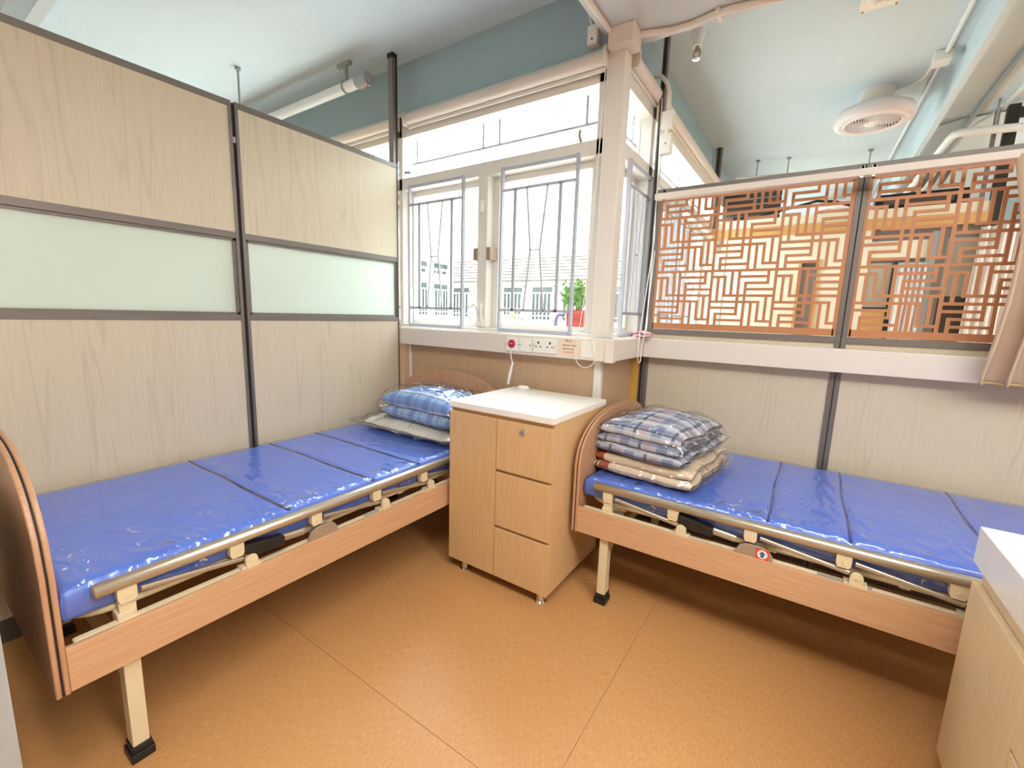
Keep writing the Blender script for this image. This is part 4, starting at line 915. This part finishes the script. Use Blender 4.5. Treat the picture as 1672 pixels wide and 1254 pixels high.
box('box_body', M['plastic'], -1.175, -1.115, 2.37, 2.42, 2.835, 2.93, sbx, bevel=0.006)
MB().cyl((-1.145, 2.368, 2.86), (-1.145, 2.371, 2.86), 0.005, 10).build('screw', M['ink'], sbx)
MB().tube([(-1.16, 2.41, 2.93), (-1.19, 2.405, 3.02), (-1.22, 2.405, 3.08), (-1.22, 2.35, 3.14), (-1.2, 1.9, 3.14)], 0.007, 8).build('cable', M['plastic'], sbx, smooth=60)
sw = thing('switch_box', 'upper white switch box on the post above the copper lattice', 'switch box', (-0.88, 2.95, 2.6))
box('box_body', M['plastic'], -0.912, -0.845, 2.925, 2.965, 2.555, 2.655, sw, bevel=0.004)
MB().tube([(-0.985, 2.96, 2.885), (-0.94, 2.955, 2.87), (-0.90, 2.95, 2.82), (-0.882, 2.945, 2.76), (-0.878, 2.945, 2.655)], 0.0125, 12).build('conduit_bend', M['plastic'], sw, smooth=60)
MB().cyl((-0.88, 2.945, 2.525), (-0.88, 2.945, 2.558), 0.010, 12).build('nipple', M['plastic'], sw)
sw2 = thing('switch_box', 'lower white switch box on the post, just above the lattice top rail', 'switch box', (-0.88, 2.95, 2.46))
box('box_body', M['plastic'], -0.91, -0.842, 2.92, 2.965, 2.405, 2.525, sw2, bevel=0.004)
MB().cyl((-0.876, 2.918, 2.465), (-0.876, 2.921, 2.465), 0.006, 10).build('cover_screw', M['taupe'], sw2)
# pipe above the left ward
pp = thing('ceiling_pipe', 'white suspended pipe with a bracket above the tall left partition', 'pipe', (-3.2, 2.2, 2.98))
MB().tube([(-5.5, 2.19, 2.985), (-2.79, 2.19, 2.985)], 0.036, 18).build('pipe_length', M['pipe'], pp, smooth=50)
MB().tube([(-2.86, 2.19, 2.985), (-2.745, 2.19, 2.985)], 0.043, 18).build('end_cap', M['pipe_g'], pp, smooth=50)
for x in (-2.99, -4.6):
    k = MB().box(x-0.09, x+0.05, 2.175, 2.205, 3.125, 3.15).box(x-0.022, x+0.008, 2.18, 2.2, 3.0, 3.13)
    k.tube([(x-0.007, 2.19+0.042*math.cos(a), 2.985+0.042*math.sin(a)) for a in [j*PI/8 for j in range(16)]], 0.006, 6, closed=True); k.build('hanger_bracket', M['pipe_g'], pp)
tg = MB().box(-2.748, -2.718, 2.155, 2.159, 2.905, 2.945); tg.build('pipe_tag', M['lattice'], pp)
MB().box(-2.741, -2.725, 2.153, 2.156, 2.912, 2.938).build('pipe_tag', M['sticker_white'], pp)
rd = thing('hanger_rod', 'thin rod hanging from the ceiling behind the joint of the left partition bays', 'rod', (-3.76, 1.81, 2.6))
MB().cyl((-3.76, 1.81, 2.3), (-3.76, 1.81, 3.14), 0.008, 10).build('rod_body', M['pipe_g'], rd)
MB().lathe([(0.02, 3.13), (0.02, 3.15)], (-3.76, 1.81, 0), 14).build('ceiling_plate', M['pipe_g'], rd)
# services on the right of the far ceiling
bp_ = thing('elbow_pipe', 'thick white pipe with an elbow under the far right ceiling', 'pipe', (1.1, 4.8, 2.93))
MB().tube([(2.4, 5.45, 2.93), (0.86, 5.10, 2.93), (0.80, 5.095, 2.93), (0.772, 5.125, 2.93), (0.762, 5.2, 2.93), (0.70, 8.9, 2.93)], 0.03, 16).build('pipe_length', M['pipe'], bp_, smooth=60)
for x, y in ((1.0, 5.132), (1.55, 5.257)): MB().cyl((x, y, 2.93), (x, y, ZC), 0.008, 8).build('hanger_bracket', M['pipe_g'], bp_)
g2 = thing('grey_conduit', 'grey conduit along the far ceiling right of the narrow beam', 'conduit', (0.9, 5, 3.12))
MB().tube([(0.93, 3.0, 3.13), (0.905, 4.7, 3.13), (0.90, 8.8, 3.13)], 0.018, 12).build('conduit_length', M['pipe_g'], g2, smooth=60)
g3 = thing('white_conduit', 'white bent conduit near the dark post at the far right', 'conduit', (1.05, 5, 3.1))
MB().tube([(1.13, 3.2, 3.12), (1.06, 4.92, 3.12), (1.03, 5.35, 3.12), (0.97, 5.5, 3.11), (0.90, 5.55, 3.05), (0.86, 5.6, 2.98), (0.84, 8.8, 2.96)], 0.016, 12).build('conduit_length', M['pipe'], g3, smooth=60)
MB().tube([(1.1, 5.9, 2.96), (0.92, 5.95, 2.96), (0.89, 6.05, 2.96), (0.86, 8.8, 2.96)], 0.016, 12).build('conduit_length', M['pipe'], g3, smooth=60)
g4 = thing('ceiling_cable', 'thin grey cable crossing the far ceiling between beam and dark post', 'cable', (0.9, 5.4, 3.13))
MB().tube([(0.66, 5.5, 3.13), (0.85, 5.40, 3.135), (1.1, 5.38, 3.135)], 0.008, 8).build('cable_run', M['pipe_g'], g4, smooth=60)
dp = thing('ceiling_post', 'dark post reaching the ceiling at the far right edge above the lattice', 'post', (1.1, 5.2, 2.4))
box('post_body', M['black'], 1.07, 1.14, 5.2, 5.26, 1.0, 3.12, dp, bevel=0.003)
box('post_side', M['frame_gray'], 1.005, 1.03, 5.2, 5.24, 2.3, 3.1, dp, bevel=0.003)
box('post_arm', M['black'], 1.14, 1.6, 5.2, 5.24, 3.02, 3.09, dp)
hr = thing('hanging_track', 'slim pale track on short hangers under the far ceiling', 'ceiling track', (-0.2, 5.9, 2.98))
MB().bar((-0.9, 5.75, 2.985), (0.7, 6.017, 2.985), 0.03, 0.014).build('track_rail', M['white'], hr)
for x, y in ((-0.70, 5.78), (-0.41, 5.83), (0.29, 5.95)):
    MB().cyl((x, y, 2.99), (x, y, 3.14), 0.006, 8).box(x-0.02, x+0.02, y-0.02, y+0.02, 3.135, ZC).build('hanger_bracket', M['pipe_g'], hr)

# ================================================================== FAR SIDE OF THE LATTICE
fp = thing('wood_partition', 'cream partition with a yellow wood band seen through the lattice', 'partition', (-0.3, 5.25, 0))
YB = 5.22
MB().box(-1.0, -0.155, YB, YB+0.05, 0.1, 2.25).box(-0.02, 0.36, YB, YB+0.05, 0.1, 2.25).box(-0.155, -0.02, YB, YB+0.05, 1.985, 2.25).build('panel', M['cream_wall'], fp)
MB().box(-1.0, 1.10, YB-0.02, YB+0.07, 2.243, 2.335).build('wood_band', M['band'], fp)
MB().box(-1.0, 1.10, YB-0.01, YB+0.06, 2.335, 2.415).build('top_fascia', M['cream_wall'], fp)
MB().box(-0.175, -0.15, YB-0.012, YB+0.06, 0.1, 1.985).box(-0.02, 0.005, YB-0.012, YB+0.06, 0.1, 2.0).build('door_jamb', M['band'], fp)
box('grey_door_leaf', M['grey_door'], -0.15, -0.02, YB+0.03, YB+0.05, 0.05, 1.93, fp)
box('dark_head', M['base'], -0.15, -0.02, YB+0.01, YB+0.05, 1.93, 1.985, fp)
MB().box(-0.84, -0.828, YB-0.008, YB, 0.1, 2.24).box(-0.98, -0.89, YB-0.006, YB, 2.10, 2.24).build('panel_joint', M['gpanel'], fp)
MB().box(0.36, 1.1, YB+0.02, YB+0.05, 2.14, 2.243).build('grey_header', M['frame_gray'], fp)
MB().box(0.36, 0.745, YB+0.01, YB+0.05, 1.985, 2.14).build('header_panel', M['cream_wall'], fp)
MB().box(0.36, 0.745, YB, YB+0.05, 1.955, 1.985).build('dark_rail', M['base'], fp)
MB().box(0.36, 0.53, YB+0.01, YB+0.05, 0.1, 1.955).build('grey_panel', M['gpanel'], fp)
MB().box(0.36, 0.53, YB+0.0, YB+0.05, 1.535, 1.56).box(0.53, 0.565, YB-0.01, YB+0.05, 0.1, 1.955).build('black_stile', M['black'], fp)
MB().box(0.36, 0.53, YB+0.004, YB+0.01, 0.1, 1.535).build('tan_infill', M['band'], fp)
MB().box(0.76, 0.80, YB-0.02, YB+0.05, 0.1, 2.2).build('steel_post', M['pipe_g'], fp)
MB().box(0.80, 0.86, YB-0.01, YB+0.06, 0.1, 2.2).build('grey_post', M['frame_gray'], fp)
MB().box(0.86, 1.1, YB+0.02, YB+0.05, 1.66, 2.14).build('cream_panel', M['gpanel'], fp)
MB().box(0.86, 1.1, YB+0.015, YB+0.05, 0.1, 1.66).build('dark_door_leaf', M['dark_door'], fp)
def fcurt(label, x0_, x1_, y_, z0_, z1_, n, seed):
    t = thing('far_curtain', label, 'curtain', ((x0_+x1_)/2, y_, z0_), 0)
    def f(u, v):
        x = x0_+(x1_-x0_)*u; z = z1_+(z0_-z1_)*v
        return (x+0.01*math.sin(5*v+seed), y_+0.022*math.sin(u*n*2*PI+0.8*math.sin(3*v+seed)), z)
    MB().grid(f, n*10, 14).build('curtain_cloth', M['curtain_w'], t, smooth=180, solid=0.003)
fcurt('pale curtain far behind the lattice left of the steel post', 0.565, 0.745, 5.16, 0.4, 1.93, 5, 1.0)
fcurt('pale curtain far behind the lattice right of the steel post', 1.02, 1.32, 5.10, 0.4, 2.2, 6, 2.0)
av = thing('air_vent', 'dark slatted vent above the wood band behind the lattice', 'air vent', (-0.72, 5.6, 2.6))
MB().box(-0.98, -0.42, 5.62, 5.64, 2.50, 2.86).build('vent_back', M['base'], av)
for i in range(6): MB().bar((-0.98, 5.6, 2.53+i*0.06), (-0.42, 5.6, 2.53+i*0.06), 0.03, 0.008).build('vent_slat', M['pipe_g'], av)
bc = thing('black_cable', 'black cable sagging across the wall above the wood band', 'cable', (-0.4, 5.5, 2.55))
MB().tube([(-0.95, 5.5, 2.50), (-0.6, 5.5, 2.50), (-0.3, 5.5, 2.56), (-0.1, 5.5, 2.60), (0.05, 5.5, 2.58), (0.2, 5.5, 2.52), (0.33, 5.5, 2.50)], 0.013, 8).build('cable_run', M['black'], bc, smooth=60)
du = thing('dark_duct', 'dark duct above the band behind the right lattice bay', 'duct', (0.7, 5.5, 2.5))
MB().box(0.36, 1.0, 5.5, 5.7, 2.46, 2.60).build('duct_body', M['black'], du, bevel=0.01)
MB().box(0.42, 0.9, 5.49, 5.5, 2.50, 2.56).build('duct_face', M['base'], du)
for i in range(3): MB().bar((0.66+0.06*i, 5.45, 2.62), (0.76+0.06*i, 5.45, 2.86), 0.02, 0.03).build('duct_brace', M['frame_gray'], du)
f2 = thing('ceiling_fan', 'second round white ceiling fan farther off, seen through the lattice', 'ceiling fan', (0.08, 7.55, ZC))
for ch in list(fn.children):
    c = ch.copy(); C.objects.link(c); c.parent = f2
fn['group'] = 'round ceiling fans'; f2['group'] = 'round ceiling fans'

# ================================================================== COURTYARD
cy_ = struct('wall_courtyard', 'pale opposite facade of the courtyard')
MB().box(-20, 3, 15.0, 15.3, -1.5, 6.2).build('facade_wall', M['facade'], cy_)
MB().box(-13.7, -13.4, -2, 15, -1.5, 6.2).build('facade_wall', M['facade_y'], cy_)
MB().box(-20, -1.2, 2.6, 15, -1.6, -1.5).build('courtyard_ground', M['facade'], cy_)
MB().box(-13.3, -1.0, 14.985, 14.999, 2.66, 3.68).build('louvre_shade', M['base'], cy_)  # dark sheet stands in for the shade between the slats
for i in range(8):
    z = 2.74+i*0.115; MB().box(-13.3, -1.0, 14.9, 14.98, z, z+0.072).build('facade_slat', M['louvre'], cy_)
MB().box(-13.3, -1.0, 14.93, 15.0, 2.55, 2.64).box(-13.3, -1.0, 14.93, 15.0, 1.02, 1.12).build('facade_ledge', M['louvre'], cy_)
def fwin(axis, a0, a1, z0, z1, nb):
    P = (lambda mb, u0, u1, d0, d1, za, zb: mb.box(u0, u1, 15.0-d1, 15.0-d0, za, zb)) if axis == 'x' else (lambda mb, u0, u1, d0, d1, za, zb: mb.box(-13.4+d0, -13.4+d1, u0, u1, za, zb))
    fr = MB()
    for u0, u1, za, zb in ((a0, a0+0.05, z0, z1), (a1-0.05, a1, z0, z1), (a0, a1, z0, z0+0.05), (a0, a1, z1-0.05, z1), (a0, a1, z1-0.3, z1-0.26)): P(fr, u0, u1, 0, 0.05, za, zb)
    f = fr.build('far_window', M['white'], cy_)
    p = MB(); P(p, a0+0.04, a1-0.04, 0.004, 0.012, z0+0.04, z1-0.04); p.build('far_pane', M['far_glass'], f)
    k = MB()
    for i in range(nb):
        u = a0+(a1-a0)*(i+0.5)/nb; P(k, u-0.015, u+0.015, 0.06, 0.08, z0, z1-0.3)
    P(k, a0, a1, 0.06, 0.08, z0+0.18, z0+0.21); k.build('far_grille', M['white'], f)
for i in range(-3, 6): fwin('x', -9.28+1.36*i, -8.25+1.36*i, 1.16, 2.50, 6)
for a0 in (9.8, 11.2, 12.5, 13.75):
    fwin('y', a0, a0+0.98, 1.2, 2.6, 6); fwin('y', a0, a0+0.98, 2.92, 3.45, 3)
wl = thing('wall_lantern', 'pale wall lamp box on the opposite courtyard facade', 'wall lamp', (-9, 14.9, 4.4))
MB().box(-8.75, -8.40, 14.85, 15.0, 4.05, 4.75).build('lamp_box', M['louvre'], wl, bevel=0.02)
MB().box(-8.66, -8.46, 14.84, 14.85, 4.45, 4.7).build('lamp_face', M['grille'], wl)
sg = thing('wall_sign', 'pale square sign with a reddish rim on the far left courtyard wall', 'sign', (-11.6, 14.9, 4.2))
MB().box(-12.95, -12.55, 14.92, 15.0, 4.0, 4.55).build('sign_rim', M['lattice'], sg)
MB().box(-12.88, -12.62, 14.9, 14.92, 4.07, 4.48).build('sign_face', M['sticker_white'], sg)
led = MB().box(-6, -1.19, 2.56, 3.0, 1.18, 1.30).build('trim_11', M['white'], kind='structure', label='white outer window ledge carrying the plants')
# plants on the ledge
pl = thing('potted_shrub', 'leafy green shrub in a red pot on the outer ledge', 'potted plant', (-1.34, 2.78, 1.30))
MB().prism([(-1.392, 1.30), (-1.275, 1.30), (-1.262, 1.437), (-1.40, 1.437)], 2.72, 2.84, 'xz').build('pot', M['redp'], pl, bevel=0.004)
box('soil', M['base'], -1.39, -1.272, 2.73, 2.83, 1.434, 1.440, pl)
def leaves(n, c, R, sc):
    mb = MB()
    for i in range(n):
        d = Vector((random.gauss(0, 1), random.gauss(0, 1), random.gauss(0, 1))).normalized()*random.random()**0.4
        p = Vector(c)+Vector((d.x*R[0], d.y*R[1], d.z*R[2])); a = Vector((random.gauss(0, 1), random.gauss(0, 1), random.gauss(0.6, 1))).normalized(); b = a.orthogonal().normalized()
        l = sc*(0.7+0.6*random.random())
        mb.add([p, p+a*l*0.5+b*l*0.25, p+a*l, p+a*l*0.5-b*l*0.25], [(0, 1, 2, 3)])
    return mb
leaves(420, (-1.345, 2.78, 1.53), (0.10, 0.08, 0.10), 0.035).build('foliage', M['leaf'], pl, fix=False, kind='stuff')
leaves(70, (-1.44, 2.77, 1.52), (0.06, 0.05, 0.10), 0.03).build('side_foliage', M['leaf'], pl, fix=False, kind='stuff')
k = MB()
for i in range(9): k.tube([(-1.34, 2.78, 1.43), (-1.34+random.uniform(-0.08, 0.08), 2.78+random.uniform(-0.05, 0.05), 1.6)], 0.003, 5)
k.build('stems', M['dry'], pl)
MB().tube([(-1.405, 2.70, 1.40), (-1.435, 2.70, 1.405), (-1.455, 2.70, 1.39), (-1.463, 2.70, 1.36), (-1.465, 2.70, 1.30)], 0.013, 10).build('watering_pipe', M['purple'], smooth=60)
tag(bpy.data.objects['watering_pipe'], 'bent purple pipe on the outer ledge left of the red pot', 'pipe')
for lab, cx, cz, n in (('dry yellow plant outside, left of the window mullion', -2.16, 1.37, 60), ('dry yellow plant outside, just right of the window mullion', -1.86, 1.38, 70)):
    t = thing('dry_plant', lab, 'plant', (cx, 2.76, 1.30))
    k = MB()
    for i in range(10): k.tube([(cx, 2.76, 1.30), (cx+random.uniform(-0.08, 0.08), 2.76+random.uniform(-0.05, 0.05), cz+random.uniform(-0.02, 0.1))], 0.002, 5)
    k.build('stems', M['dry'], t)
    leaves(n, (cx, 2.76, cz), (0.10, 0.06, 0.07), 0.022).build('foliage', M['dry'], t, fix=False, kind='stuff')
fw = thing('magenta_flower', 'single magenta flower on the outer ledge below the left grille', 'flower', (-2.545, 2.76, 1.30))
MB().tube([(-2.53, 2.76, 1.30), (-2.54, 2.75, 1.325), (-2.545, 2.745, 1.345)], 0.003, 6).build('stem', M['leaf'], fw)
for i in range(5):
    a = 2*PI*i/5; c = Vector((-2.547, 2.742, 1.352))
    MB().add_petal(c, a).build('petal', M['flower'], fw, fix=False, solid=0.001) if hasattr(MB, 'add_petal') else MB().grid(lambda u, v, a=a: (c.x+(0.003+0.022*u)*math.cos(a+(v-0.5)*0.9*math.sin(PI*min(1, u+0.1))), c.y-0.006*u*u, c.z+(0.003+0.022*u)*math.sin(a+(v-0.5)*0.9*math.sin(PI*min(1, u+0.1)))), 5, 4).build('petal', M['flower'], fw, smooth=180, solid=0.001)
